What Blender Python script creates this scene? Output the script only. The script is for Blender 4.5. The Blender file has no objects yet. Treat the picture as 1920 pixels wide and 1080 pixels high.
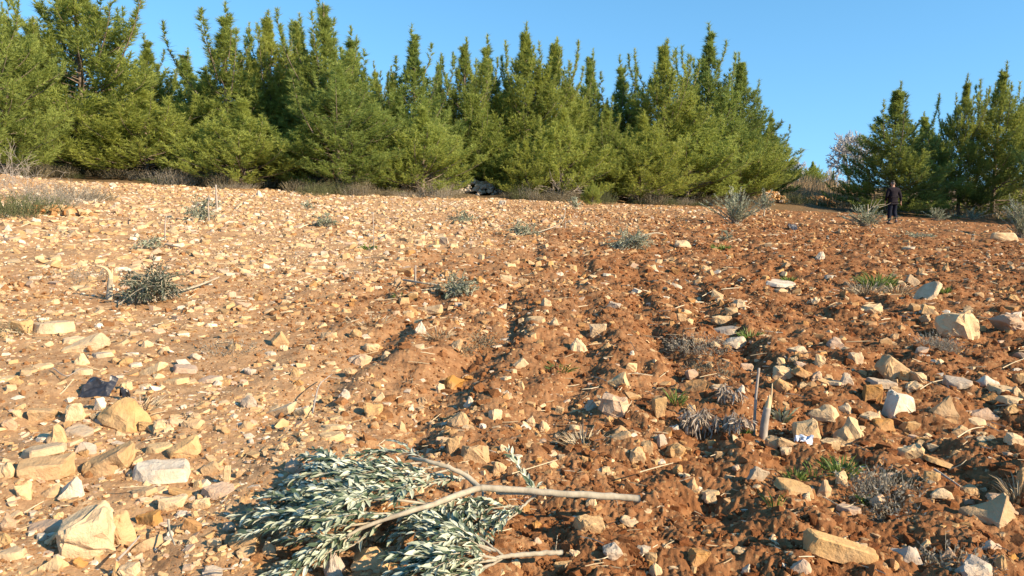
import bpy, bmesh, math, random
import numpy as np
from mathutils import Vector, Matrix, Euler, noise as mnoise

# ---------------------------------------------------------------- camera, sky, sun, exposure
scene = bpy.context.scene
F_PX, W_PX, H_PX, HORIZON = 1450.0, 1920.0, 1080.0, 350.0
CAM_H = 1.62
PITCH = math.atan((H_PX / 2 - HORIZON) / F_PX)
cam_data = bpy.data.cameras.new("camera")
cam_data.sensor_width = 36.0
cam_data.lens = F_PX / W_PX * 36.0
cam_data.clip_start = 0.05
cam_data.clip_end = 9000.0
cam = bpy.data.objects.new("camera", cam_data)
scene.collection.objects.link(cam)
cam.location = (0, 0, CAM_H)
cam.rotation_euler = (math.pi / 2 - PITCH, 0, 0)
scene.camera = cam

SUN_EL, SUN_AZ = math.radians(27), math.radians(120)        # azimuth clockwise from the viewing direction
SUN_DIR = Vector((math.sin(SUN_AZ) * math.cos(SUN_EL), math.cos(SUN_AZ) * math.cos(SUN_EL), math.sin(SUN_EL)))
world = bpy.data.worlds.new("World")
scene.world = world
world.use_nodes = True
wn = world.node_tree.nodes
sky = wn.new("ShaderNodeTexSky")
sky.sky_type = 'NISHITA'
sky.sun_disc = False
sky.sun_elevation = SUN_EL
sky.sun_rotation = SUN_AZ
sky.altitude = 700
sky.air_density = 1.0
sky.dust_density = 0.0
sky.ozone_density = 1.6
_tc = wn.new("ShaderNodeTexCoord"); _vm = wn.new("ShaderNodeVectorMath"); _vm.operation = 'MULTIPLY_ADD'
_vm.inputs[1].default_value = (1, 1, .85); _vm.inputs[2].default_value = (0, 0, .21)      # clear dry air: the pale band sits below the horizon
_vn = wn.new("ShaderNodeVectorMath"); _vn.operation = 'NORMALIZE'
world.node_tree.links.new(_tc.outputs["Generated"], _vm.inputs[0]); world.node_tree.links.new(_vm.outputs[0], _vn.inputs[0])
world.node_tree.links.new(_vn.outputs[0], sky.inputs["Vector"])
_hs = wn.new("ShaderNodeHueSaturation"); _hs.inputs["Hue"].default_value = .488; _hs.inputs["Saturation"].default_value = 1.22
world.node_tree.links.new(sky.outputs[0], _hs.inputs["Color"]); world.node_tree.links.new(_hs.outputs[0], wn["Background"].inputs[0])
wn["Background"].inputs[1].default_value = 0.138
sun_data = bpy.data.lights.new("sun", 'SUN')
sun_data.energy = 5.0
sun_data.angle = math.radians(0.53)
sun_data.color = (1.0, 0.80, 0.56)
sun = bpy.data.objects.new("sun", sun_data)
scene.collection.objects.link(sun)
sun.rotation_euler = SUN_DIR.to_track_quat('Z', 'Y').to_euler()
sun.location = (30, -10, 40)
scene.view_settings.view_transform = 'Standard'
scene.view_settings.look = 'None'
scene.view_settings.exposure = 1.0
scene.view_settings.gamma = 1.0
scene.cycles.max_bounces = 6
scene.cycles.transparent_max_bounces = 8

RNG = np.random.default_rng(20240)
R = random.Random(77)
COL = scene.collection

# ---------------------------------------------------------------- object helpers
def tag(o, label, cat=None, group=None, kind=None):
    if label: o["label"] = label
    if cat: o["category"] = cat
    if group: o["group"] = group
    if kind: o["kind"] = kind
    return o

def link(name, me, parent=None):
    o = bpy.data.objects.new(name, me)
    COL.objects.link(o)
    if parent: o.parent = parent
    return o

def empty(name, loc=(0, 0, 0), rz=0.0):
    o = bpy.data.objects.new(name, None)
    COL.objects.link(o)
    o.location = loc
    o.rotation_euler = (0, 0, rz)
    o.empty_display_size = 0.1
    return o

def copy_tree(o, parent=None):
    c = o.copy()
    COL.objects.link(c)
    if parent: c.parent = parent
    for ch in list(o.children):
        copy_tree(ch, c)
    return c

def mesh_np(name, V, F, mat, tone=None, col=None, smooth=False):
    """V (n,3); F (m,k) faces of one size; tone: float per face; col: rgb per face"""
    V = np.ascontiguousarray(V, dtype=np.float32)
    F = np.ascontiguousarray(F, dtype=np.int32)
    m, k = F.shape
    me = bpy.data.meshes.new(name)
    me.vertices.add(len(V))
    me.vertices.foreach_set("co", V.ravel())
    me.loops.add(m * k)
    me.loops.foreach_set("vertex_index", F.ravel())
    me.polygons.add(m)
    me.polygons.foreach_set("loop_start", np.arange(0, m * k, k, dtype=np.int32))
    me.polygons.foreach_set("loop_total", np.full(m, k, dtype=np.int32))
    me.update(calc_edges=True)
    me.polygons.foreach_set("use_smooth", np.full(m, bool(smooth)))
    if tone is not None:
        a = me.attributes.new("tone", 'FLOAT', 'FACE')
        a.data.foreach_set("value", np.ascontiguousarray(tone, dtype=np.float32))
    if col is not None:
        a = me.attributes.new("tint", 'FLOAT_COLOR', 'FACE')
        c4 = np.ones((m, 4), dtype=np.float32); c4[:, :3] = col
        a.data.foreach_set("color", c4.ravel())
    if mat: me.materials.append(mat)
    return me

class Tubes:
    """collects tapered tubes (quads) into one mesh"""
    def __init__(self): self.V = []; self.F = []; self.n = 0
    def add(self, pts, radii, sides=6):
        P = np.asarray(pts, dtype=float)
        r = np.asarray(radii, dtype=float)
        if r.ndim == 0: r = np.full(len(P), float(r))
        T = np.gradient(P, axis=0)
        T /= np.linalg.norm(T, axis=1, keepdims=True) + 1e-9
        ref = np.array([0.31, 0.17, 0.93]) if abs(T[0, 2]) < 0.8 else np.array([0.95, 0.2, 0.1])
        A = np.cross(T, ref); A /= np.linalg.norm(A, axis=1, keepdims=True) + 1e-9
        B = np.cross(T, A)
        ang = np.linspace(0, 2 * np.pi, sides, endpoint=False)
        ring = (P[:, None, :] + r[:, None, None] * (np.cos(ang)[None, :, None] * A[:, None, :] + np.sin(ang)[None, :, None] * B[:, None, :]))
        n = len(P)
        self.V.append(ring.reshape(-1, 3))
        i = np.arange(n - 1)[:, None] * sides; j = np.arange(sides)[None, :]; j2 = (j + 1) % sides
        q = np.stack([i + j, i + j2, i + sides + j2, i + sides + j], -1).reshape(-1, 4)
        self.F.append(q + self.n)
        base = self.n
        self.n += n * sides
        # end caps, a point at each end
        for e, row in ((P[0], 0), (P[-1], (n - 1) * sides)):
            self.V.append(e[None, :])
            cc = self.n; self.n += 1
            for a in range(0, sides, 2):
                self.F.append(np.array([[base + row + a, base + row + (a + 1) % sides, base + row + (a + 2) % sides, cc]]))
    def mesh(self, name, mat, smooth=True):
        return mesh_np(name, np.concatenate(self.V), np.concatenate(self.F), mat, smooth=smooth)

# ---------------------------------------------------------------- noise and terrain
def _hash(ix, iy, seed):
    h = (ix.astype(np.int64) * 374761393 + iy.astype(np.int64) * 668265263 + seed * 1442695041) & 0xFFFFFFFF
    h = ((h ^ (h >> 13)) * 1274126177) & 0xFFFFFFFF
    h = (h ^ (h >> 16)) & 0xFFFFFFFF
    return h / 4294967295.0

def gnoise(x, y, seed=0):
    ix = np.floor(x); iy = np.floor(y); fx = x - ix; fy = y - iy
    u = fx * fx * fx * (fx * (fx * 6 - 15) + 10); v = fy * fy * fy * (fy * (fy * 6 - 15) + 10)
    def g(a, b):
        t = _hash(ix + a, iy + b, seed) * 2 * np.pi
        return np.cos(t) * (fx - a) + np.sin(t) * (fy - b)
    return ((g(0, 0) * (1 - u) + g(1, 0) * u) * (1 - v) + (g(0, 1) * (1 - u) + g(1, 1) * u) * v) * 1.5

def fbm(x, y, seed, octaves=3):
    s = 0; a = 1.0
    for k in range(octaves):
        s = s + a * gnoise(x * 2 ** k, y * 2 ** k, seed + k * 17); a *= 0.5
    return s

def sstep(a, b, x):
    t = np.clip((x - a) / (b - a), 0, 1)
    return t * t * (3 - 2 * t)

def softmin(y, c, k):
    return -k * np.log(np.exp(-y / k) + np.exp(-c / k))

def base_height(x, y):
    yy = softmin(np.clip(y, -60, 400), 50.0, 5.0)
    xx = np.clip(x, -45, 45)
    z = 0.03 * yy - 0.06 * xx * sstep(-6, 9, y)
    # low bank of dry grass behind the gap in the trees
    z = z + 1.95 * np.exp(-((x - 22.0) / 9.0) ** 2 - ((y - 63) / 8.5) ** 2)
    z = z + 0.5 * np.exp(-((x - 15.5) / 3.0) ** 2 - ((y - 47.5) / 2.2) ** 2)
    # ground falls away behind the wood
    z = z - 5.0 * sstep(75, 260, np.hypot(x, y))
    # the wooded ground goes on rising a little behind the first trees
    z = z + 2.6 * sstep(9, 24, y - (27.5 + 0.42 * np.clip(x + 18, 0, 60))) * (1 - sstep(9, 16, x)) * (1 - sstep(75, 140, y))
    # earth lip at the left edge
    z = z + 0.35 * np.exp(-((x + 16.6) / 1.7) ** 2 - ((y - 24) / 2.0) ** 2)
    return z

def field_mask(x, y):
    """1 inside the ploughed field"""
    edge = 27.5 + 0.42 * np.clip(x + 18, 0, 60)
    return 1 - sstep(edge - 0.8, edge + 1.0, y + 0.6 * gnoise(x * .35, y * .35, 5))

def rough_mask(x, y):
    """0 on the smooth pale left, 1 on the cloddy red right"""
    return sstep(-0.36, 0.20, x / np.maximum(np.abs(y), 1.0) + 0.16 * fbm(x * .22, y * .22, 41, 2) - 0.20 * sstep(9, 28, y))

def furrow(x, y):
    q = x - 0.10 * y + 0.24 * gnoise(x * .45, y * .2, 9) + 0.11 * gnoise(x * 1.3, y * .8, 10)
    p = q / 0.80 * 2 * np.pi
    s = np.sin(p) + 0.35 * np.sin(2 * p + 0.6)
    a = 0.038 * sstep(-2.4, -0.5, x) * (1 - .55 * sstep(2.0, 5.0, x)) * (.2 + .8 * sstep(-0.4, .5, gnoise(x * .35, y * .22, 13))) + 0.008
    return s * a * (1 - 0.75 * sstep(9, 18, np.hypot(x, y)))

def mid_height(x, y):
    """base + furrows + lumps: what things are set down on"""
    m = field_mask(x, y); r = rough_mask(x, y)
    z = base_height(x, y) + furrow(x, y) * m
    z = z + m * (0.05 + 0.06 * r) * fbm(x * 0.9, y * 0.9, 21, 2) * 0.8
    z = z + m * (0.012 + 0.048 * r) * fbm(x * 3.1, y * 3.1, 22, 2)
    z = z + (1 - m) * 0.12 * fbm(x * 0.5, y * 0.5, 23, 2)
    return z

def fine_height(x, y):
    m = field_mask(x, y); r = rough_mask(x, y)
    z = mid_height(x, y)
    c = np.abs(gnoise(x * 8.5 + .3 * gnoise(x * 20, y * 20, 3), y * 8.5, 31))
    z = z + m * (0.008 + 0.030 * r) * (0.5 - c)
    c2 = np.abs(gnoise(x * 21, y * 21, 32))
    z = z + m * (0.004 + 0.012 * r) * (0.5 - c2)
    z = z + m * (0.003 + 0.006 * r) * gnoise(x * 47, y * 47, 33)
    return z

def H1(x, y): return float(mid_height(np.array([float(x)]), np.array([float(y)]))[0])

cp, sp = math.cos(PITCH), math.sin(PITCH)
def ray(u, v):
    dx = (u - W_PX / 2) / F_PX; dy = -(v - H_PX / 2) / F_PX
    return np.array([dx, cp + dy * sp, -sp + dy * cp])       # world direction

_T = np.geomspace(1.5, 110, 2600)
def ground_at(u, v, limit=75.0):
    """the point of the field that lies at a place of the photograph"""
    d = ray(u, v)
    X = d[0] * _T; Y = d[1] * _T; Z = CAM_H + d[2] * _T
    diff = Z - mid_height(X, Y)
    k = np.argmax(diff < 0)
    if diff[k] >= 0: k = len(_T) - 1
    t0 = _T[max(k - 1, 0)]; t1 = _T[k]
    t = min((t0 + t1) / 2, limit)
    x, y = d[0] * t, d[1] * t
    return Vector((x, y, H1(x, y)))

def at_depth(u, v, y):
    d = ray(u, v); t = y / d[1]
    return Vector((d[0] * t, y, CAM_H + d[2] * t))

# ---------------------------------------------------------------- materials
def new_mat(name):
    m = bpy.data.materials.new(name); m.use_nodes = True
    nt = m.node_tree; nt.nodes.clear()
    return m, nt
def N(nt, t, **kw):
    n = nt.nodes.new(t)
    for k, v in kw.items(): setattr(n, k, v)
    return n
def setin(n, **kw):
    for k, v in kw.items(): n.inputs[k.replace('_', ' ')].default_value = v
def ramp(nt, fac, stops):
    n = N(nt, "ShaderNodeValToRGB")
    e = n.color_ramp.elements
    while len(e) < len(stops): e.new(0.5)
    for el, (p, c) in zip(e, stops):
        el.position = p; el.color = (*c, 1) if len(c) == 3 else c
    nt.links.new(fac, n.inputs[0])
    return n.outputs[0]
def mixc(nt, fac, a, b, mode='MIX'):
    n = N(nt, "ShaderNodeMix", data_type='RGBA', blend_type=mode)
    for s, idx in ((fac, 0), (a, 6), (b, 7)):
        if hasattr(s, 'is_linked') or hasattr(s, 'links'): nt.links.new(s, n.inputs[idx])
        elif idx == 0: n.inputs[0].default_value = s
        else: n.inputs[idx].default_value = (*s, 1)
    return n.outputs[2]
def noise_tex(nt, coord, scale, detail=4, rough=0.55, dist=0.0):
    n = N(nt, "ShaderNodeTexNoise"); setin(n, Scale=scale, Detail=detail, Roughness=rough, Distortion=dist)
    nt.links.new(coord, n.inputs["Vector"]); return n.outputs["Fac"]
def finish(nt, color, rough=0.85, bump=None, bump_d=0.01, bump_s=0.6, spec=0.25, translucent=None, tl=0.3):
    b = N(nt, "ShaderNodeBsdfPrincipled")
    if hasattr(color, 'links'): nt.links.new(color, b.inputs["Base Color"])
    else: b.inputs["Base Color"].default_value = (*color, 1)
    b.inputs["Roughness"].default_value = rough
    b.inputs["Specular IOR Level"].default_value = spec
    if bump is not None:
        bn = N(nt, "ShaderNodeBump"); setin(bn, Strength=bump_s, Distance=bump_d)
        nt.links.new(bump, bn.inputs["Height"]); nt.links.new(bn.outputs[0], b.inputs["Normal"])
    out = N(nt, "ShaderNodeOutputMaterial")
    if translucent is not None:
        t = N(nt, "ShaderNodeBsdfTranslucent")
        if hasattr(translucent, 'links'): nt.links.new(translucent, t.inputs[0])
        else: t.inputs[0].default_value = (*translucent, 1)
        mx = N(nt, "ShaderNodeMixShader"); mx.inputs[0].default_value = tl
        nt.links.new(b.outputs[0], mx.inputs[1]); nt.links.new(t.outputs[0], mx.inputs[2])
        nt.links.new(mx.outputs[0], out.inputs[0])
    else:
        nt.links.new(b.outputs[0], out.inputs[0])
def attr(nt, name, what="Fac"):
    n = N(nt, "ShaderNodeAttribute", attribute_name=name); return n.outputs[what]
def math_n(nt, op, a, b=None):
    n = N(nt, "ShaderNodeMath", operation=op)
    for i, s in enumerate((a, b)):
        if s is None: continue
        if hasattr(s, 'links'): nt.links.new(s, n.inputs[i])
        else: n.inputs[i].default_value = s
    return n.outputs[0]
def pos(nt): return N(nt, "ShaderNodeNewGeometry").outputs["Position"]
def objco(nt): return N(nt, "ShaderNodeTexCoord").outputs["Object"]

def mat_ground():
    m, nt = new_mat("ploughed_soil")
    p = pos(nt)
    red = attr(nt, "red"); field = attr(nt, "field")
    n1 = noise_tex(nt, p, 1.1, 5, .6); n2 = noise_tex(nt, p, 9, 5, .65); n3 = noise_tex(nt, p, 45, 4, .6)
    redc = ramp(nt, n2, [(.25, (.13, .056, .024)), (.5, (.245, .110, .044)), (.75, (.38, .195, .086))])
    palec = ramp(nt, n2, [(.25, (.29, .155, .073)), (.5, (.43, .262, .135)), (.75, (.56, .37, .20))])
    fac = math_n(nt, 'ADD', red, math_n(nt, 'MULTIPLY', math_n(nt, 'SUBTRACT', n1, .5), .7))
    fac = N(nt, "ShaderNodeClamp"); 
    a = math_n(nt, 'ADD', red, math_n(nt, 'MULTIPLY', math_n(nt, 'SUBTRACT', n1, .5), .7)); nt.links.new(a, fac.inputs[0])
    soil = mixc(nt, fac.outputs[0], palec, redc)
    # small pale grit pressed into the soil
    vor = N(nt, "ShaderNodeTexVoronoi"); setin(vor, Scale=38.0, Randomness=1.0); nt.links.new(p, vor.inputs["Vector"])
    sep = N(nt, "ShaderNodeSeparateColor"); nt.links.new(vor.outputs["Color"], sep.inputs[0])
    grit = math_n(nt, 'MULTIPLY', math_n(nt, 'LESS_THAN', vor.outputs["Distance"], .36), math_n(nt, 'GREATER_THAN', sep.outputs[0], .62))
    gcol = ramp(nt, sep.outputs[1], [(0, (.36, .19, .075)), (.5, (.44, .27, .12)), (1, (.52, .36, .19))])
    soil = mixc(nt, math_n(nt, 'MULTIPLY', grit, .6), soil, gcol)
    vor2 = N(nt, "ShaderNodeTexVoronoi"); setin(vor2, Scale=11.0, Randomness=1.0); nt.links.new(p, vor2.inputs["Vector"])
    sep2 = N(nt, "ShaderNodeSeparateColor"); nt.links.new(vor2.outputs["Color"], sep2.inputs[0])
    soil = mixc(nt, math_n(nt, 'MULTIPLY', n3, .35), soil, mixc(nt, .5, soil, (.05, .02, .01)))
    # forest floor and dry slope beyond the field
    duff = ramp(nt, n2, [(.3, (.10, .065, .035)), (.55, (.19, .125, .065)), (.8, (.30, .21, .11))])
    col = mixc(nt, field, duff, soil)
    n4 = noise_tex(nt, p, 130, 3, .7)
    bump = math_n(nt, 'ADD', math_n(nt, 'MULTIPLY', n4, .5), math_n(nt, 'ADD', math_n(nt, 'MULTIPLY', n3, .7), math_n(nt, 'MULTIPLY', grit, .18)))
    finish(nt, col, .95, bump, .014, .8, spec=.1)
    return m

def rock_nodes(nt, base, coord):
    n1 = noise_tex(nt, coord, 7, 5, .62, .4); n2 = noise_tex(nt, coord, 38, 5, .65); n3 = noise_tex(nt, coord, 3.2, 3, .5)
    stain = ramp(nt, n1, [(.42, (0, 0, 0)), (.68, (1, 1, 1))])
    col = mixc(nt, math_n(nt, 'MULTIPLY', stain, .72), base, mixc(nt, .65, base, (.34, .155, .05)))
    col = mixc(nt, math_n(nt, 'MULTIPLY', ramp(nt, n3, [(.5, (0, 0, 0)), (.75, (1, 1, 1))]), .4), col, mixc(nt, .5, col, (.62, .55, .44)))
    pit = ramp(nt, n2, [(.28, (1, 1, 1)), (.42, (0, 0, 0))])
    col = mixc(nt, math_n(nt, 'MULTIPLY', pit, .35), col, (.22, .13, .07))
    h = math_n(nt, 'ADD', math_n(nt, 'MULTIPLY', n1, .7), math_n(nt, 'MULTIPLY', n2, .4))
    finish(nt, col, .92, h, .03, .8, spec=.15)

def mat_rock_obj():
    m, nt = new_mat("limestone")
    oi = N(nt, "ShaderNodeObjectInfo")
    rock_nodes(nt, oi.outputs["Color"], objco(nt)); return m
def mat_rock_tint(name="limestone_rubble"):
    m, nt = new_mat(name)
    rock_nodes(nt, attr(nt, "tint", "Color"), pos(nt)); return m
def mat_clod():
    m, nt = new_mat("clay_clods")
    p = pos(nt)
    c = mixc(nt, math_n(nt, 'MULTIPLY', noise_tex(nt, p, 30, 4), .6), attr(nt, "tint", "Color"), (.14, .045, .016))
    finish(nt, c, .97, noise_tex(nt, p, 60, 5, .7), .02, .9, spec=.05); return m
def mat_tone(name, stops, rough=.6, tl=.3, tint_random=None, spec=.3, trans_gain=1.0):
    m, nt = new_mat(name)
    c = ramp(nt, attr(nt, "tone"), stops)
    if tint_random:
        oi = N(nt, "ShaderNodeObjectInfo")
        c = mixc(nt, math_n(nt, 'MULTIPLY', oi.outputs["Random"], .55), c, mixc(nt, 1.0, c, tint_random, 'MULTIPLY'))
    finish(nt, c, rough, spec=spec, translucent=c if tl else None, tl=tl); return m
def mat_bark(name, a, b, scale=14, bump=.006):
    m, nt = new_mat(name)
    mp = N(nt, "ShaderNodeMapping"); mp.inputs["Scale"].default_value = (1, 1, .35); nt.links.new(objco(nt), mp.inputs[0])
    n = noise_tex(nt, mp.outputs[0], scale, 6, .65)
    finish(nt, ramp(nt, n, [(.3, a), (.7, b)]), .9, n, bump, .8, spec=.15); return m
def mat_plain(name, color, rough=.8, nscale=20, amp=.35, bump_d=.004, spec=.25):
    m, nt = new_mat(name)
    n = noise_tex(nt, objco(nt), nscale, 5, .6)
    lo = tuple(c * (1 - amp) for c in color); hi = tuple(min(1, c * (1 + amp)) for c in color)
    finish(nt, ramp(nt, n, [(.3, lo), (.7, hi)]), rough, n, bump_d, .5, spec=spec); return m

M = dict(
    ground=mat_ground(), rock=mat_rock_obj(), rubble=mat_rock_tint(), clod=mat_clod(),
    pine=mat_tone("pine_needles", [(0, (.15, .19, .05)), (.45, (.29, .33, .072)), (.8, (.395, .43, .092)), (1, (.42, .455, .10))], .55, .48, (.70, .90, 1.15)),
    pine_bark=mat_bark("pine_bark", (.11, .085, .065), (.26, .21, .165)),
    olive=mat_tone("olive_leaf", [(0, (.045, .075, .04)), (.4, (.10, .14, .08)), (.6, (.38, .42, .29)), (1, (.62, .64, .50))], .42, .15, spec=.4),
    olive_far=mat_tone("olive_shrub_leaf", [(0, (.11, .14, .085)), (.5, (.26, .29, .19)), (1, (.48, .50, .36))], .5, .2),
    olive_dark=mat_tone("olive_dark_leaf", [(0, (.04, .055, .036)), (.5, (.09, .112, .075)), (1, (.22, .245, .18))], .5, .15),
    olive_bark=mat_bark("olive_bark", (.27, .23, .165), (.47, .415, .31), 22, .003),
    grey_wood=mat_bark("grey_wood", (.25, .21, .17), (.46, .40, .33), 26, .003),
    torn_wood=mat_bark("torn_wood", (.50, .36, .19), (.68, .52, .31), 30, .003),
    dry_leaf=mat_tone("dry_leaf", [(0, (.16, .115, .08)), (.5, (.32, .25, .18)), (1, (.52, .45, .36))], .7, .15),
    scrub=mat_tone("dry_scrub", [(0, (.11, .10, .06)), (.5, (.21, .18, .11)), (1, (.36, .31, .20))], .8, .2, (.85, .85, .95)),
    scrub_grey=mat_tone("grey_scrub", [(0, (.15, .13, .095)), (.5, (.28, .25, .19)), (1, (.44, .40, .32))], .8, .2),
    scrub_green=mat_tone("green_scrub", [(0, (.05, .065, .025)), (.5, (.11, .125, .05)), (1, (.21, .21, .10))], .7, .25),
    straw=mat_tone("straw", [(0, (.24, .17, .10)), (.5, (.42, .33, .20)), (1, (.62, .53, .37))], .8, .1),
    grass=mat_tone("green_grass", [(0, (.06, .10, .02)), (.5, (.12, .20, .035)), (1, (.27, .32, .09))], .5, .35),
    bare=mat_bark("bare_twigs", (.34, .325, .31), (.52, .505, .485), 20, .003),
    black_plastic=mat_plain("black_plastic", (.030, .031, .038), .38, 30, .5, .006, .5),
    white_plastic=mat_plain("crumpled_white_plastic", (.62, .68, .80), .3, 30, .35, .006, .5),
    skin=mat_plain("skin", (.38, .22, .15), .6, 40, .12, .001),
    jacket=mat_plain("dark_jacket_cloth", (.014, .011, .015), .85, 25, .5, .006, .15),
    trousers=mat_plain("navy_trouser_cloth", (.010, .013, .024), .85, 25, .5, .006, .15),
    cap=mat_plain("dark_olive_cap", (.055, .050, .035), .85, 40, .3),
    shoe=mat_plain("grey_shoe", (.14, .135, .14), .7, 40, .3),
    hair=mat_plain("grey_hair", (.10, .085, .07), .7, 90, .4),
)

# ---------------------------------------------------------------- the ground, one sheet out to the horizon
def build_ground():
    fine = np.radians(np.linspace(-41, 41, 1050))
    coarse = np.radians(np.linspace(41, 319, 90))[1:-1]
    th = np.concatenate([fine, coarse])
    r = [0.35]
    while r[-1] < 2.4: r.append(r[-1] * 1.06)
    while r[-1] < 46: r.append(r[-1] * 1.0040)
    while r[-1] < 90: r.append(r[-1] * 1.02)
    while r[-1] < 5000: r.append(r[-1] * 1.14)
    r = np.array(r)
    rr, tt = np.meshgrid(r, th, indexing='ij')
    X = rr * np.sin(tt); Y = rr * np.cos(tt)
    Z = np.where(rr < 120, fine_height(X, Y), base_height(X, Y))
    nr, nt_ = X.shape
    V = np.stack([X, Y, Z], -1).reshape(-1, 3)
    c = np.array([[0, 0, base_height(np.array([0.]), np.array([0.]))[0]]])
    V = np.concatenate([V, c])
    i = np.arange(nr - 1)[:, None] * nt_; j = np.arange(nt_)[None, :]; j2 = (j + 1) % nt_
    F = np.stack([i + j, i + nt_ + j, i + nt_ + j2, i + j2], -1).reshape(-1, 4)
    cap = np.stack([np.full(nt_, len(V) - 1), np.full(nt_, len(V) - 1), np.arange(nt_), (np.arange(nt_) + 1) % nt_], -1)[:, 1:]
    me = mesh_np("ground", V, F, M["ground"], smooth=True)
    red = rough_mask(V[:, 0], V[:, 1]); fld = field_mask(V[:, 0], V[:, 1])
    for nm, arr in (("red", red), ("field", fld)):
        a = me.attributes.new(nm, 'FLOAT', 'POINT'); a.data.foreach_set("value", arr.astype(np.float32))
    o = link("ground", me); o["kind"] = "structure"
    o["label"] = "ploughed stony red soil of the field and the slopes round it"
build_ground()

# ---------------------------------------------------------------- stones
PAL = dict(c=(.59, .435, .25), t=(.49, .325, .16), o=(.41, .225, .085), w=(.66, .57, .43), g=(.42, .355, .27), p=(.50, .36, .245))

def rock_points(shape, rnd):
    u = rnd.uniform
    P = []
    if shape in 'bl':
        j = .22 if shape == 'b' else .12
        for sx in (-.5, .5):
            for sy in (-.5, .5):
                for sz in (-.5, .5):
                    p = Vector((sx + u(-j, j), sy + u(-j, j), sz + u(-j, j)))
                    if rnd.random() < (.55 if shape == 'b' else .3):
                        k = u(.25, .6)
                        P += [p + Vector((-sx * k, 0, u(-.04, .04))), p + Vector((0, -sy * k, u(-.04, .04))), p + Vector((0, 0, -sz * k * .9))]
                    else: P.append(p)
    elif shape == 's':
        n = rnd.randint(6, 8); tilt = (u(-.25, .25), u(-.25, .25)); a0 = u(0, 6.28)
        for k in range(n):
            a = a0 + 6.283 * (k + u(-.3, .3)) / n; rr = u(.42, .62)
            x, y = math.cos(a) * rr, math.sin(a) * rr
            P += [Vector((x * 1.04, y * 1.04, -.5)), Vector((x * u(.8, 1.02), y * u(.8, 1.02), .5 + x * tilt[0] + y * tilt[1] + u(-.12, .12)))]
    elif shape == 'w':
        n = rnd.randint(4, 6); a0 = u(0, 6.28)
        for k in range(n):
            a = a0 + 6.283 * (k + u(-.25, .25)) / n; rr = u(.48, .62)
            P += [Vector((math.cos(a) * rr, math.sin(a) * rr, -.5)), Vector((math.cos(a) * rr * .93, math.sin(a) * rr * .93, u(-.4, .0)))]
        ax = u(-.18, .18)
        P += [Vector((ax, u(-.2, .1), .52)), Vector((ax + u(.05, .3), u(-.05, .3), u(.2, .45)))]
    elif shape == 'q':
        for k in range(9):
            v = Vector((rnd.gauss(0, 1), rnd.gauss(0, 1), rnd.gauss(0, 1))).normalized(); P.append(v * u(.4, .56))
    else:
        for k in range(15):
            v = Vector((rnd.gauss(0, 1), rnd.gauss(0, 1), rnd.gauss(0, 1))).normalized()
            P.append(v * u(.43, .56))
    return P

def rock_mesh(name, w, d, h, shape, seed, mat):
    rnd = random.Random(seed)
    bm = bmesh.new()
    for p in rock_points(shape, rnd): bm.verts.new((p.x * w, p.y * d, p.z * h))
    bmesh.ops.convex_hull(bm, input=bm.verts)
    for v in [v for v in bm.verts if not v.link_faces]: bm.verts.remove(v)
    bmesh.ops.dissolve_limit(bm, angle_limit=.12, verts=bm.verts, edges=bm.edges)
    sz = min(w, d, h)
    try: bmesh.ops.bevel(bm, geom=list(bm.edges), offset=sz * rnd.uniform(.07, .14), segments=1, affect='EDGES', profile=.6, clamp_overlap=True)
    except Exception: pass
    bmesh.ops.triangulate(bm, faces=bm.faces)
    big = max(w, d, h)
    long_edges = [e for e in bm.edges if e.calc_length() > big * .14]
    bmesh.ops.subdivide_edges(bm, edges=long_edges, cuts=2, use_grid_fill=True)
    bmesh.ops.triangulate(bm, faces=bm.faces)
    off = Vector((seed * 1.7 % 97, seed * 2.3 % 89, seed * .9 % 83))
    bm.normal_update()
    for v in bm.verts:
        q = v.co / big
        n = mnoise.fractal(q * 3.6 + off, 1.0, 2.0, 3)
        n2 = mnoise.noise(q * 11 + off)
        lay = math.sin((v.co.z / max(h, 1e-4)) * 14 + n * 2) if shape == 's' else 0
        v.co += v.normal * sz * ((.10 if big > .3 else .14) * n + .05 * n2 + .015 * lay)
    me = bpy.data.meshes.new(name); bm.to_mesh(me); bm.free()
    me.materials.append(mat)
    for p in me.polygons: p.use_smooth = True
    me.set_sharp_from_angle(angle=math.radians(24))
    return me

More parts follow.
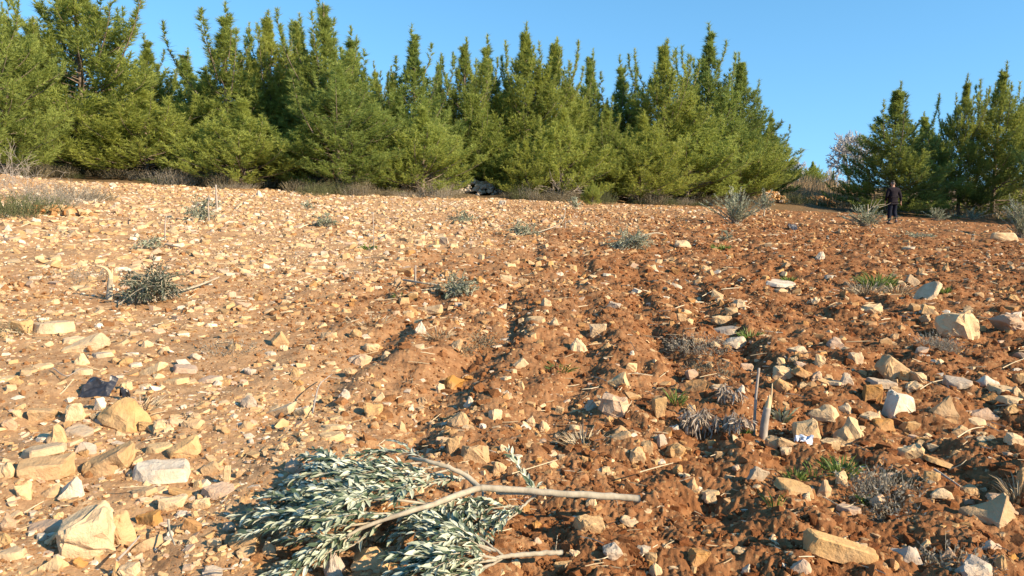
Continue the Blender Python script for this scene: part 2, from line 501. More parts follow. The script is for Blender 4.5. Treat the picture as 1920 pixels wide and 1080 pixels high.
LANDMARKS = [
    ("the large cut branch", 640, 920, 200, 120), ("the large branch's cut end", 1190, 912, 30, 30),
    ("the smaller cut branch", 850, 1030, 120, 50), ("the smaller branch's bare end", 1040, 1032, 30, 20),
    ("the black plastic sheet", 177, 730, 35, 20), ("the broken bent sapling", 205, 535, 20, 35),
    ("the dark olive bough", 280, 535, 60, 40), ("the mid field olive bough", 860, 540, 40, 25),
    ("the upright wooden stake", 1416, 765, 15, 50), ("the splintered stump", 1435, 800, 15, 40),
    ("the drooping dry leaves", 1325, 795, 45, 35), ("the large pale boulder", 1791, 610, 36, 26),
    ("the white angular block", 1679, 765, 30, 26), ("the pale pyramid shaped rock", 1597, 815, 34, 22),
    ("the long brown slab", 1577, 1048, 66, 24), ("the large bottom left boulder", 165, 1008, 52, 46),
    ("the layered whitish slab", 309, 880, 52, 28), ("the large tan wedge rock", 238, 775, 48, 28),
    ("the bright green tuft", 1648, 530, 45, 22), ("the leaning slab", 1736, 545, 26, 20),
    ("the bright cream block", 1161, 708, 26, 22), ("the pinkish wedge block", 1150, 765, 32, 22),
    ("the front right grass", 1560, 895, 60, 26), ("the grey twig tangle", 1670, 930, 70, 40),
    ("the tall tilted tan rock", 1672, 690, 30, 28), ("the double topped tan rock", 1850, 970, 40, 26),
    ("the whitish pyramid stone", 790, 612, 14, 14), ("the squarish tan rock", 1103, 983, 30, 20),
    ("the grey weed patch", 1310, 640, 50, 20), ("the dense far olive bough", 1183, 452, 40, 20),
]
CW = dict(c=("cream", "buff", "sandy"), t=("tan", "ochre", "brownish"), o=("orange", "rusty", "russet"), w=("whitish", "chalky", "pale"), g=("greyish", "grey", "dull"), p=("pinkish", "rosy", "mauve"))
SW = dict(b=("block", "chunky stone", "angular stone"), s=("flat stone", "slab", "flat flake"), w=("wedge stone", "pointed stone", "peaked stone"), r=("rounded stone", "lump of stone", "stone"), l=("long stone", "elongated stone", "oblong stone"))

def relation(u, v, skip=None):
    best = None
    for nm, lx, ly, rx, ry in LANDMARKS:
        if nm == skip: continue
        dx, dy = u - lx, (v - ly) * 1.6
        dd = max(abs(dx) - rx, 0) + max(abs(dy) - ry * 1.6, 0) + .15 * math.hypot(dx, dy)
        if best is None or dd < best[0]: best = (dd, nm, dx, dy, rx, ry)
    _, nm, dx, dy, rx, ry = best
    if abs(dx) / (rx + 8) > abs(dy) / (ry * 1.6 + 8): s = "left of" if dx < 0 else "right of"
    else: s = "behind" if dy < 0 else "in front of"
    far = best[0] - .15 * math.hypot(dx, dy)
    how = "close " if far < 14 else ("" if far < 60 else "far ")
    return how + s + " " + nm

ROCKS = []
def unique_labels(items, groupname):
    """items: (object, base words, u, v); labels that collide are told apart by their order in the picture"""
    by = {}
    for it in items: by.setdefault(it[1], []).append(it)
    ords = ["first", "second", "third", "fourth", "fifth", "sixth", "seventh", "eighth", "ninth", "tenth"]
    for lab, lst in by.items():
        if len(lst) == 1: lst[0][0]["label"] = lab[0].lower() + lab[1:]; continue
        lst.sort(key=lambda q: q[2])
        for k, it in enumerate(lst):
            if len(lst) == 2: pre = "left of two: " if k == 0 else "right of two: "
            else: pre = ("leftmost: " if k == 0 else "rightmost: " if k == len(lst) - 1 else ords[k] + " from left: ")
            it[0]["label"] = pre + lab

def place_rock(u, v, w, h, col, shape, roll=0, label=None, dscale=None, yaw=None, skip=None):
    g = ground_at(u, v)
    dist = (g - cam.location).length
    s = dist / F_PX
    seed = int(u * 7 + v * 13)
    rnd = random.Random(seed)
    W = w * s
    th = math.atan2(CAM_H - g.z, math.hypot(g.x, g.y))
    dep = W * (dscale or (rnd.uniform(.62, .85) if shape not in 'l' else rnd.uniform(.4, .6)))
    Hh = h * s
    if shape == 's': dep = min(W * .9, Hh * .75 / max(math.sin(th), .06)); dep = max(dep, W * .4)
    hz = (Hh - dep * math.sin(th) * .55) / math.cos(th)
    hz *= (.8 if u < 700 and shape == 'b' and w < 90 else 1)
    hz = max(hz, (.13 if shape == 's' else .34) * W * (1 if w > h else 1.0))
    if shape == 's': hz = min(hz, .22 * W)
    me = rock_mesh("stone", W, dep, hz * 1.12, shape, seed, M["rock"])
    o = link("stone", me)
    o.rotation_euler = (rnd.uniform(-.12, .10), -math.radians(roll) + rnd.uniform(-.08, .08), yaw if yaw is not None else rnd.uniform(-.35, .35))
    co = np.array([v.co[:] for v in me.vertices]) @ np.array(o.rotation_euler.to_matrix()).T
    ext = co.max(0) - co.min(0)
    fx = W / ext[0]; fz = min(1.2, max(.45, hz * 1.4 / (ext[2] * fx)))
    fy = fx if shape != 's' else min(dep / ext[1], fx * 1.6)
    me.transform(Matrix.Diagonal((fx, fy, fx * fz, 1)))
    co = np.array([v.co[:] for v in me.vertices]) @ np.array(o.rotation_euler.to_matrix()).T
    mn, mx = co.min(0), co.max(0); dep = (mx - mn)[1]; me.transform(Matrix.Translation(-Vector(((mn + mx) / 2) @ np.array(o.rotation_euler.to_matrix()))))
    hz = (mx - mn)[2] / 1.3
    y = g.y + dep * .38
    x = g.x * y / g.y
    gz = float(np.mean(fine_height(np.array([x, x - W * .3, x + W * .3, x, x]), np.array([y, y, y, y - dep * .3, y + dep * .3]))))
    o.location = (x, y, gz + hz * (.25 if shape != 's' else .22))
    c = PAL[col]; k = rnd.uniform(.86, 1.12); wv = rnd.uniform(-.03, .03)
    o.color = (min(1, c[0] * k), min(1, c[1] * k + wv * .5), max(.01, c[2] * k + wv), 1)
    o["category"] = "rock" if w >= 48 else "stone"
    o["group"] = "loose limestone stones on the field"
    if w >= 48: o.name = "rock"
    if label: o["label"] = label
    else:
        size = "tiny" if w < 15 else "small" if w < 22 else "medium" if w < 32 else "sizeable" if w < 46 else "large"
        lab = f"{size} {CW[col][seed % 3]} {SW[shape][(seed // 3) % 3]} {relation(u, v, skip)}"
        ROCKS.append((o, lab, u, v))
    return o

STONES = """
43 626 34 33 t b;103 627 76 32 c s;138 645 34 14 c s;92 654 14 12 c r;192 672 34 18 g s;153 685 24 20 c w;217 682 20 14 t r;248 667 22 10 w s;252 690 26 13 w s;235 688 22 14 t r
287 706 46 26 c b 25;348 702 50 24 p s;335 722 42 30 c s;396 720 42 22 p s;423 724 18 14 t b;365 676 22 12 g r;310 664 26 14 c w;275 652 22 12 c w;428 635 28 16 t b;441 658 24 18 t b
235 733 24 21 c b;263 739 22 15 c s;55 702 34 16 t s;80 694 34 15 c s;158 704 34 12 c s;18 716 30 14 c s;32 722 22 15 t w;83 791 52 26 t b;35 785 16 17 c b;140 791 34 42 c b
188 771 18 22 w r;203 799 42 24 g s 12;178 789 16 12 c b;276 810 28 22 t b;300 812 22 26 c b;362 805 36 20 t r;365 788 22 12 t b;325 802 24 22 p r;460 808 26 20 t b;468 766 30 26 g r
470 703 22 15 g b;17 808 24 20 p r;110 836 36 40 t w;150 819 46 26 g s -12;85 866 76 33 c s 10;162 852 42 19 g w;299 850 46 32 c s;346 862 58 36 t l 28;13 897 26 30 c r;80 905 84 14 t l 8
135 938 44 38 w w -25;100 935 34 20 t w;48 937 30 26 c r;270 932 42 15 t s 10;300 926 26 17 c s;396 892 34 22 t l 20;371 917 16 22 c b;426 908 14 38 c l;412 932 62 24 p s;325 958 42 28 c b
379 956 32 24 c b;340 932 34 12 t l -20;230 1024 40 72 t b 10;281 988 46 24 o l 12;259 1000 22 14 t b;280 1032 46 17 t w;360 1000 34 26 o l -35;338 1002 26 17 t r;362 1020 20 16 c w;405 1027 26 20 c b
342 970 22 12 w s;366 974 16 16 t r;90 998 70 18 p s 6;100 1024 22 20 c r;109 976 14 12 t r;102 1073 38 24 c w;150 1066 22 16 o r;222 1088 20 34 t w;245 1088 32 34 c b;12 1000 28 30 p r
10 1024 22 24 t r;24 1052 44 22 c s;400 1084 40 22 g w;461 1034 52 42 t b;460 1048 34 18 c b;430 1000 22 20 g r;525 651 32 30 t l 40;533 659 14 13 c r;508 668 22 12 w s;579 657 14 12 t w
617 636 32 17 t b;667 636 24 20 t r;693 664 38 24 c b;664 683 20 20 g b;677 687 40 22 p r;790 626 24 28 w w;855 658 24 28 c w -30;806 595 50 12 c l 12;758 571 22 16 t b;650 561 22 12 t l 25
561 611 18 10 c s;553 708 20 18 t w;521 695 20 12 c s;657 706 22 16 t r;560 724 18 12 o l 30;563 735 18 12 t r;614 759 20 20 t b;645 748 22 18 g r;710 756 20 28 c l -50;849 737 44 32 o r
826 739 28 22 c w;876 720 22 17 o r;700 784 34 26 t b;525 784 60 26 c l 18;567 780 32 18 c l 15;627 790 26 17 t s;771 772 12 14 w w;793 761 20 14 t r;879 763 24 20 w w;928 792 28 24 c b
860 801 44 26 t w;873 809 14 12 c r;905 808 14 12 w r;947 742 14 23 w l -60;947 718 24 12 c s;753 810 20 20 t w;625 809 44 13 c s;531 846 26 20 c w;575 829 26 17 t s;620 828 50 17 c s
655 862 38 22 c w;698 846 30 19 o r;552 890 36 36 p b;547 908 26 18 w w;850 856 26 30 t b;891 871 58 34 t b;942 851 14 14 c r;937 889 26 24 t b;957 862 24 17 c s;505 1044 26 28 c w
592 1031 36 22 t w;696 1074 72 46 t w;625 1090 40 48 g w;565 1054 12 24 o l 70;722 978 22 16 o r;712 1020 22 12 t s;742 1022 20 12 o l;570 1064 14 14 c b;735 1072 24 22 t s;1024 577 22 14 c w
1150 580 30 16 g b;1004 603 38 10 c s;1037 613 22 18 c w;1121 630 32 22 c b;1085 662 36 29 c w;1137 656 22 13 t w;976 694 28 34 c l -55;1185 671 10 12 w r;1183 698 24 20 c b;1108 771 28 22 g r
1141 797 18 14 t r;1298 715 28 20 p b;1304 739 42 28 o b;1236 788 26 44 t b;1296 782 18 16 c b;1346 735 28 13 c s;1388 741 16 16 w w;1352 716 22 11 t r;1351 611 38 16 c b;1357 628 54 17 g s 5
1380 661 46 26 w w -20;1340 658 20 12 c r;1277 606 18 20 t b;1292 611 18 12 c r;1386 581 24 18 c r;1372 594 24 13 t b;1049 780 18 14 c b;995 801 22 18 c w;1020 813 24 20 c w;1400 696 24 15 p b
1265 813 24 16 g r;1165 816 30 18 t w;1195 869 30 28 t b;1213 851 22 22 t b;1266 865 42 28 t r;1241 843 22 20 g b;1237 876 20 8 w s;1136 892 18 16 c b;1054 891 24 15 t r;1037 883 20 16 c l 30
1010 875 12 11 o r;969 865 22 13 w s;1163 828 42 18 t s 15;1108 956 22 21 c w;1115 964 26 10 o s;1183 991 42 27 c s -15;1297 922 26 24 t w;1330 940 32 22 c s;1328 953 26 22 c r;1420 907 40 42 g b -30
1380 887 16 12 p r;1007 999 18 16 o r;1007 1027 18 12 p w;1077 1052 20 18 c r;1055 1067 34 20 t b;1148 1059 36 26 g b 20;1220 1062 22 28 t r;1310 1070 38 34 o b -25;1230 1088 28 24 c w;1204 1048 30 18 g r
985 966 18 22 o b;966 1069 18 18 c r;1385 1047 22 14 c s;1528 573 16 16 c r;1635 591 38 18 c b;1640 599 22 11 o r;1630 611 24 8 o s;1740 593 28 17 t r;1735 609 20 14 t r;1898 623 52 30 p r
1898 567 18 12 t r;1676 640 14 12 t b;1566 654 30 20 p w;1494 665 34 14 c b;1464 693 16 18 c b;1489 682 16 10 c r;1537 693 22 22 c r;1605 683 24 18 c b;1695 718 24 18 t r;1720 720 26 20 c b
1465 717 38 22 c b;1466 737 32 22 t b -20;1503 717 36 20 o l -30;1530 716 22 16 p w;1552 717 20 13 t r;1503 729 20 12 c r;1587 723 28 20 g w;1565 729 34 10 c s;1654 734 48 19 g s;1710 740 28 20 c r
1678 740 20 14 t b;1633 759 32 30 o b;1764 786 44 40 t w;1795 731 48 18 g s;1848 727 34 17 w w;1880 736 42 14 c s;1905 746 22 18 c w;1912 723 22 17 t b;1895 766 38 18 c s;1853 761 28 17 o r
1840 788 42 20 p w;1828 801 32 12 c s;1897 784 20 18 t r;1546 801 60 30 c w;1512 824 56 38 c b;1630 793 36 16 c s;1650 809 38 20 o b -15;1585 779 26 16 c w;1555 842 36 22 c b;1705 809 32 18 t b
1475 846 38 20 t b -20;1448 849 24 22 t b;1472 863 22 14 c r;1705 867 48 32 c b;1756 883 50 22 t s -20;1748 908 30 27 t b;1543 938 30 26 t w;1577 915 22 26 c r;1600 907 18 14 c r;1511 945 16 16 c w
1590 967 40 18 p s;1645 959 26 22 p r;1763 943 36 18 c w;1815 933 28 17 t b;1877 961 50 27 p w -20;1603 1041 18 20 p r;1617 1039 14 18 c b;1693 1059 48 26 g w;1717 1062 12 22 t l 70;1738 1037 22 18 c w
1777 1053 28 22 p w;1857 1037 36 20 p r;1875 1077 20 22 t w;1900 1056 18 14 o r;1500 1082 34 24 p w;1450 1019 20 16 c w;1914 926 22 36 t b;1900 837 28 22 c b;1800 823 30 17 t r;499 485 16 10 c b
833 459 18 16 g b;818 459 12 14 t w;1280 466 34 15 c r;757 518 36 12 o l 8;948 527 24 13 c b;981 534 20 13 t b;956 501 24 10 c s;1538 489 18 14 w w;1702 468 20 10 c s;1880 452 40 15 c b
1460 543 62 12 w s;1711 537 26 18 c l -30;1773 509 14 14 t w;1725 516 12 12 t b;485 369 16 13 w w;942 384 14 10 w r;213 351 16 7 w r;899 533 13 16 o r
"""
BIG = [
    (165, 1052, 100, 88, 'c', 'b', 12, "largest boulder of the field, cream topped with an ochre underside, bottom left", .75, .25),
    (238, 808, 92, 54, 't', 'w', -14, "large tan wedge rock lying just in front of the black plastic", .7, -.3),
    (204, 891, 84, 46, 't', 'l', 24, "long tilted rock, half orange half cream, left of the layered slab", .6, .1),
    (309, 906, 100, 54, 'w', 's', 0, "flat whitish layered slab with soil patches, left of the large cut branch", None, .1),
    (170, 658, 72, 34, 'c', 'b', 14, "pale rock with an overhanging pointed left end, behind the black plastic", .6, .1),
    (1161, 728, 44, 38, 'c', 'b', 22, "bright cream square block throwing a dark shadow to its left", .8, -.35),
    (1150, 786, 58, 42, 'p', 'b', -22, "pinkish wedge block sloping down to the right, with a brown stone behind it", .7, -.25),
    (1103, 1004, 58, 38, 't', 'b', -6, "squarish tan rock with soil on top, below the cut end of the branch", .7, .1),
    (1736, 562, 48, 40, 'c', 's', 42, "leaning slab with a dark flat face beside the green grass tuft", .4, .2),
    (1791, 636, 68, 50, 'c', 'r', -8, "large pale rounded boulder bright on its right side, grey weed at its foot", .8, 0),
    (1672, 714, 50, 54, 't', 'l', 48, "tall tilted tan rock standing on end among small stones, right side of field", .7, .1),
    (1679, 787, 56, 46, 'w', 'b', -10, "white angular block, the whitest big stone on the right", .7, .45),
    (1597, 834, 66, 44, 'c', 'w', 0, "pale pyramid shaped rock in front of the white angular block", .7, .3),
    (1850, 992, 78, 48, 't', 'w', -6, "wide double topped tan rock at the lower right", .7, .1),
    (1577, 1066, 128, 32, 't', 'l', -15, "long brown slab sloping down to the right near the bottom edge", .3, 0),
    (1827, 1090, 62, 40, 'g', 'r', 0, "grey lichen covered rock cut by the bottom edge at lower right", .8, .2),
    (1486, 928, 68, 28, 't', 's', -8, "flat tan slab just in front of the green grass at front right", None, .1),
]
for (u, v, w, h, c, s, roll, lab, ds, yaw) in BIG:
    place_rock(u, v, w, h, c, s, roll, lab, ds, yaw)
for row in STONES.strip().split('\n'):
    for it in row.split(';'):
        q = it.split()
        place_rock(float(q[0]), float(q[1]), float(q[2]), float(q[3]), q[4], q[5], float(q[6]) if len(q) > 6 else 0)
unique_labels(ROCKS, "stones")

# ---- the countless small stones and clods: three collections of loose stuff
def proto_rocks(n, shapes, seed0):
    out = []
    for k in range(n):
        rnd = random.Random(seed0 + k)
        bm = bmesh.new()
        for p in rock_points(shapes[k % len(shapes)], rnd): bm.verts.new(p)
        bmesh.ops.convex_hull(bm, input=bm.verts)
        for v in [v for v in bm.verts if not v.link_faces]: bm.verts.remove(v)
        bmesh.ops.dissolve_limit(bm, angle_limit=.25, verts=bm.verts, edges=bm.edges)
        bmesh.ops.triangulate(bm, faces=bm.faces)
        bm.verts.index_update()
        V = np.array([v.co[:] for v in bm.verts]); F = np.array([[v.index for v in f.verts] for f in bm.faces])
        bm.free(); out.append((V, F))
    return out

def scatter(name, X, Y, S, protos, pal, mat, flat=(.35, .9), asp=(.55, 1.0), sink=.25, label="", cat="stones", blend=None):
    n = len(X)
    Z = mid_height(X, Y)
    pid = RNG.integers(0, len(protos), n)
    yaw = RNG.uniform(0, 2 * np.pi, n); tx = RNG.normal(0, .22, n); ty = RNG.normal(0, .22, n)
    ax = S; ay = S * RNG.uniform(*asp, n); az = S * RNG.uniform(*flat, n)
    pal = np.array(pal); colr = pal[RNG.integers(0, len(pal), n)] * RNG.uniform(.78, 1.15, (n, 1))
    if blend is not None: colr = colr * (1 - blend[:, None]) + np.array([.40, .22, .10]) * blend[:, None] * RNG.uniform(.8, 1.15, (n, 1))
    Vs, Fs, Cs = [], [], []; off = 0
    for k, (V, F) in enumerate(protos):
        m = np.where(pid == k)[0]
        if not len(m): continue
        P = V[None] * np.stack([ax[m], ay[m], az[m]], -1)[:, None, :]
        # small tilts then yaw
        P = P.copy(); x, y, z = P[..., 0], P[..., 1], P[..., 2]
        z2 = z + x * tx[m, None] + y * ty[m, None]; x2 = x - z * tx[m, None]; y2 = y - z * ty[m, None]
        c, s = np.cos(yaw[m])[:, None], np.sin(yaw[m])[:, None]
        Q = np.stack([x2 * c - y2 * s + X[m, None], x2 * s + y2 * c + Y[m, None], z2 + (Z[m] + az[m] * (.5 - sink))[:, None]], -1)
        Vs.append(Q.reshape(-1, 3)); nv = V.shape[0]
        Fs.append((F[None] + (np.arange(len(m)) * nv)[:, None, None]).reshape(-1, 3) + off); off += len(m) * nv
        Cs.append(np.repeat(colr[m], len(F), axis=0))
    me = mesh_np(name, np.concatenate(Vs), np.concatenate(Fs), mat, col=np.concatenate(Cs))
    o = link(name, me); tag(o, label, cat, None, "stuff"); return o

def sample_field(n, r0, r1, half=39):
    th = np.radians(RNG.uniform(-half, half, n)); r = np.exp(RNG.uniform(math.log(r0), math.log(r1), n))
    x, y = r * np.sin(th), r * np.cos(th)
    return x, y, r

def build_stuff():
    stone_p = proto_rocks(26, "bswbrs", 900); clod_p = proto_rocks(14, "rrb", 990)
    x, y, r = sample_field(135000, 2.4, 44)
    rm = rough_mask(x, y)
    fld = field_mask(x, y)
    patch = .5 + .5 * fbm(x * .55, y * .55, 71, 2)
    # most stones on the pale middle left, fewer on the red soil
    midl = sstep(5, 9.5, y) * (1 - rm)
    dens = (.42 + .55 * midl + .40 * (1 - rm) + .22 * rm * (r < 13) + .10 * sstep(9, 22, y)) * np.clip(patch * 1.5, .25, 1.3) * fld
    keep = RNG.random(len(x)) < dens
    x, y, r, rm = x[keep], y[keep], r[keep], rm[keep]
    smin = np.maximum(.011, .0018 * r)
    S = smin * (RNG.random(len(x)) ** (-1 / 1.75)); S = np.minimum(S, np.minimum(.0140 * r, .17)) * RNG.uniform(.7, 1.0, len(x))
    pale = RNG.random(len(x)) > rm * .55
    P1 = [PAL['c'], PAL['c'], PAL['t'], PAL['w'], PAL['t'], PAL['p'], (.53, .36, .18)]
    P2 = [PAL['t'], PAL['o'], PAL['c'], (.46, .27, .11), (.48, .29, .12)]
    scatter("loose_stones", x[pale], y[pale], S[pale], stone_p, P1, M["rubble"], (.18, .52), (.5, 1.0), .28, "countless small pale limestone chips strewn over the field", "stones")
    q = ~pale
    scatter("loose_pebbles", x[q], y[q], S[q] * .85, stone_p, P2, M["rubble"], (.4, .9), (.6, 1.0), .3, "countless small orange and tan pebbles in the red soil", "pebbles")
    x, y, r = sample_field(170000, 2.3, 30)
    rm = rough_mask(x, y); fld = field_mask(x, y)
    patch = .5 + .5 * fbm(x * 1.1, y * 1.1, 81, 2)
    keep = RNG.random(len(x)) < (.03 + 1.0 * rm) * np.clip(patch * 1.6, .1, 1.2) * fld
    x, y, r, rm = x[keep], y[keep], r[keep], rm[keep]
    S = np.maximum(.010, .0016 * r) * RNG.random(len(x)) ** (-1 / 2.4); S = np.minimum(S, np.minimum(.013 * r, .065))
    scatter("soil_clods", x, y, S, clod_p, [(.24, .105, .042), (.29, .130, .054), (.19, .076, .030), (.35, .17, .072)], M["clod"], (.55, .95), (.7, 1.0), .3, "crumbly red brown clods of ploughed soil", "soil", (1 - rm) * .9)
    # finer crumbs nearer by
    crumb_p = proto_rocks(12, "q", 960)
    x, y, r = sample_field(170000, 2.3, 11)
    rm = rough_mask(x, y); fld = field_mask(x, y)
    keep = RNG.random(len(x)) < (.22 + .75 * rm) * fld * np.clip(.75 + .8 * fbm(x * 1.7, y * 1.7, 83, 2), .15, 1)
    x, y, r, rm = x[keep], y[keep], r[keep], rm[keep]
    S = np.maximum(.007, .0015 * r) * RNG.random(len(x)) ** (-1 / 2.6); S = np.minimum(S, .0085 * r)
    scatter("soil_crumbs", x, y, S, crumb_p, [(.25, .112, .046), (.31, .145, .062), (.19, .080, .033), (.38, .20, .09)], M["clod"], (.55, .95), (.7, 1.0), .12, "fine crumbs of red brown soil", "soil", (1 - rm) * .9)
    # straw and bits of twig lying about
    n = 1500
    x, y, r = sample_field(n, 2.5, 22)
    keep = RNG.random(n) < .35 + .4 * rough_mask(x, y); x, y, r = x[keep], y[keep], r[keep]; n = len(x)
    z = fine_height(x, y) + .012
    L = np.minimum(RNG.uniform(.03, .16, n), .2) * np.clip(r / 5, .8, 2.2); a = RNG.uniform(0, np.pi, n); w = np.maximum(.0016, .0004 * r)
    d = np.stack([np.cos(a), np.sin(a), RNG.normal(0, .18, n)], -1); p = np.stack([-np.sin(a), np.cos(a), np.zeros(n)], -1) * w[:, None]
    c = np.stack([x, y, z], -1); e = d * L[:, None] / 2; up = np.stack([np.zeros(n), np.zeros(n), w * 1.6], -1)
    bend = p * RNG.normal(0, 5, n)[:, None]
    V = np.stack([c - e - p, c - e + p, c - e + up, c + bend - p, c + bend + p, c + bend + up * 1.6, c + e - p, c + e + p, c + e + up], 1).reshape(-1, 3)
    f = []
    for s in (0, 3):
        f += [[s, s + 3, s + 5, s + 2], [s + 1, s + 2, s + 5, s + 4], [s, s + 1, s + 4, s + 3]]
    F = (np.array(f)[None] + (np.arange(n) * 9)[:, None, None]).reshape(-1, 4)
    me = mesh_np("straw_litter", V, F, M["straw"], tone=np.repeat(RNG.random(n), 6))
    tag(link("straw_litter", me), "thin bits of straw and dry stalk scattered on the soil", "straw", None, "stuff")
build_stuff()

# ---------------------------------------------------------------- foliage builders (numpy)
def unit(v): return v / (np.linalg.norm(v, axis=-1, keepdims=True) + 1e-9)

def tri_needles(P, A, K, ln, wd, spread, rng, tone):
    """K thin needles at every tuft P with axis A; returns V, F, tone"""
    n = len(P)
    p = np.repeat(P, K, 0); a = np.repeat(A, K, 0)
    d = unit(a * (1 - spread) + rng.normal(0, 1, (n * K, 3)) * spread * .75)
    L = rng.uniform(ln * .65, ln * 1.2, (n * K, 1))
    side = unit(np.cross(d, rng.normal(0, 1, (n * K, 3)))) * wd * .5
    V = np.stack([p - side, p + side, p + d * L], 1).reshape(-1, 3)
    F = np.arange(n * K * 3).reshape(-1, 3)
    return V, F, np.repeat(tone, K) + rng.normal(0, .07, n * K)

def pine_meshes(seed, Hh=8.0, Rr=2.1, prof='broad', n_br=95, low=.03, leaders=3, dens=1.0, sparse_top=.0, el0=18, el1=62, tone0=.5):
    rng = np.random.default_rng(seed)
    tb = Tubes()
    bend = rng.normal(0, .10, 2)
    def trunk_at(t): return np.array([bend[0] * math.sin(t * 3.1), bend[1] * math.sin(t * 2.6 + .4) - bend[1] * math.sin(.4), t * Hh])
    ts = np.linspace(0, 1, 14)
    tb.add([trunk_at(t) - np.array([0, 0, .25 if t == 0 else 0]) for t in ts], .085 * (1 - ts) ** .8 * Hh / 8 + .012, 7)
    P, A, T = [], [], []
    def profile(t):
        if prof == 'broad': return (1 - t) ** .56 * (0.80 + .34 * math.sin(min(1, t / .38) * math.pi * .9)) * (1 - .25 * max(0, .12 - t) / .12)
        if prof == 'spire': return (1 - t) ** .78 * (.95 + .15 * math.sin(t * 9)) + .05
        if prof == 'bush': return (1 - t ** 1.6) ** .8 * (.86 + .2 * math.sin(t * 7))
        return (1 - t) ** .66 * (.8 + .3 * math.sin(min(1, t / .5) * math.pi * .8))
    def branch(base, az, L, e0, e1, t, lead=False):
        n = max(5, int(L / .14)); s = np.linspace(0, 1, n)
        el = np.radians(e0 + (e1 - e0) * s ** 1.2); azs = az + rng.normal(0, .12) * s * 2
        step = L / (n - 1)
        D = np.stack([np.cos(el) * np.cos(azs), np.cos(el) * np.sin(azs), np.sin(el)], -1)
        pts = base + np.concatenate([[np.zeros(3)], np.cumsum(D[:-1] * step, 0)])
        tb.add(pts[::2] if n > 6 else pts, np.linspace((.010 + .011 * L) * (.45 if lead else 1), .004, len(pts[::2] if n > 6 else pts)), 4)
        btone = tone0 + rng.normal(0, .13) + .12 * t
        start = .0 if lead else .28
        for k in range(n):
            if s[k] < start: continue
            m = 2 if rng.random() < .75 * dens else 1
            if lead: m = 1
            for _ in range(m):
                out = unit(np.cross(D[k], np.array([0, 0, 1.0])) + 1e-6) * rng.choice([-1, 1])
                l2 = (.62 - .42 * s[k]) * min(L, 1.7) * rng.uniform(.45, 1.0) + .10
                if lead: l2 = (.19 - .13 * s[k]) * rng.uniform(.6, 1.2) * min(1, L)
                d2 = unit(D[k] * rng.uniform(.45, .95) + out * rng.uniform(.4, 1.0) + np.array([0, 0, rng.uniform(.15, 1.0)]) + rng.normal(0, .16, 3))
                nn = max(2, int(l2 / .115))
                q = np.linspace(.25, 1, nn)[:, None]
                up = np.array([0, 0, 1.0]) * q ** 2 * l2 * .30
                pp = pts[k] + d2 * q * l2 + up
                P.append(pp); A.append(unit(np.repeat(d2[None], nn, 0) + np.array([0, 0, .35]) * q))
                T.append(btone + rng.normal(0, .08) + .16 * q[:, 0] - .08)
        # shoot at the end of the branch
        e = unit(D[-1] + np.array([0, 0, .3])); e = unit(e + np.array([0, 0, .5])); pl = rng.uniform(.3, .75) * ((1.1 - .75 * t) if not lead else .6); nq = max(4, int(pl / .07)); q = np.linspace(0, 1, nq)[:, None] * pl
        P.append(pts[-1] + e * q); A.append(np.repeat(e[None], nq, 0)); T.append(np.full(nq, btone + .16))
        tb.add([pts[-1], pts[-1] + e * pl], [.008, .003], 4)
    n_br = int(n_br * 1.25)
    for k in range(n_br):
        t = low + (1 - low - .04) * (max(0, k + rng.uniform(-.4, .4)) / n_br) ** .92
        t = min(max(t, low), .97)
        if sparse_top and t > .6 and rng.random() < sparse_top * (t - .6) / .4: continue
        L = Rr * profile(t) * (1 - .66 * float(sstep(.5, .9, t))) * rng.uniform(.55, 1.18) / math.cos(math.radians(el0 + 10))
        L = max(L, .16)
        e0 = el0 + (el1 - el0) * t + rng.normal(0, 7) - 16 * max(0, .16 - t) / .16
        branch(trunk_at(t), k * 2.39996 + rng.normal(0, .35), L, e0 - 8, min(86, e0 + 22 + 18 * t), t)
    for k in range(int(leaders * 1.8)):       # upright secondary tops beside the main one
        a = rng.uniform(0, 6.28); t = rng.uniform(.48, .80); rr = Rr * rng.uniform(.22, .70) * (1 - t + .25)
        b = trunk_at(t) + np.array([math.cos(a) * rr, math.sin(a) * rr, 0])
        branch(b - np.array([0, 0, .3]), a, Hh * (1 - t) * rng.uniform(.5, .95), 68, 88, .9, True)
    branch(trunk_at(.86), 1.0, Hh * .15, 82, 89, .95, True)
    P = np.concatenate(P); A = np.concatenate(A); T = np.concatenate(T)
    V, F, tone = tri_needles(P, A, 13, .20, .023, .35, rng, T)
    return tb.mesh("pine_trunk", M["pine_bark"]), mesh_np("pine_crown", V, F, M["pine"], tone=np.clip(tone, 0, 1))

PINES = {}
def pine_kind(key, **kw):
    PINES[key] = (pine_meshes(**kw), kw.get('Hh', 8.0), kw.get('Rr', 2.1))
pine_kind('broad1', seed=11, Rr=2.3, prof='broad', n_br=120, leaders=5, el0=12, el1=58)
pine_kind('broad2', seed=12, Rr=2.1, prof='broad', n_br=110, leaders=6, el0=22, el1=64, tone0=.55)
pine_kind('broad3', seed=13, Rr=2.2, prof='mid', n_br=112, leaders=4, el0=16, el1=60, tone0=.46)
pine_kind('spire1', seed=21, Rr=1.5, prof='spire', n_br=95, leaders=3, el0=30, el1=70, sparse_top=.4, tone0=.44)
pine_kind('spire2', seed=22, Rr=1.35, prof='spire', n_br=90, leaders=4, el0=34, el1=72, sparse_top=.5, tone0=.48)
pine_kind('spire3', seed=23, Rr=1.6, prof='mid', n_br=90, leaders=5, el0=32, el1=70, sparse_top=.5, tone0=.42)
pine_kind('bush1', seed=31, Hh=5.0, Rr=2.0, prof='bush', n_br=95, leaders=3, el0=18, el1=66, tone0=.62)
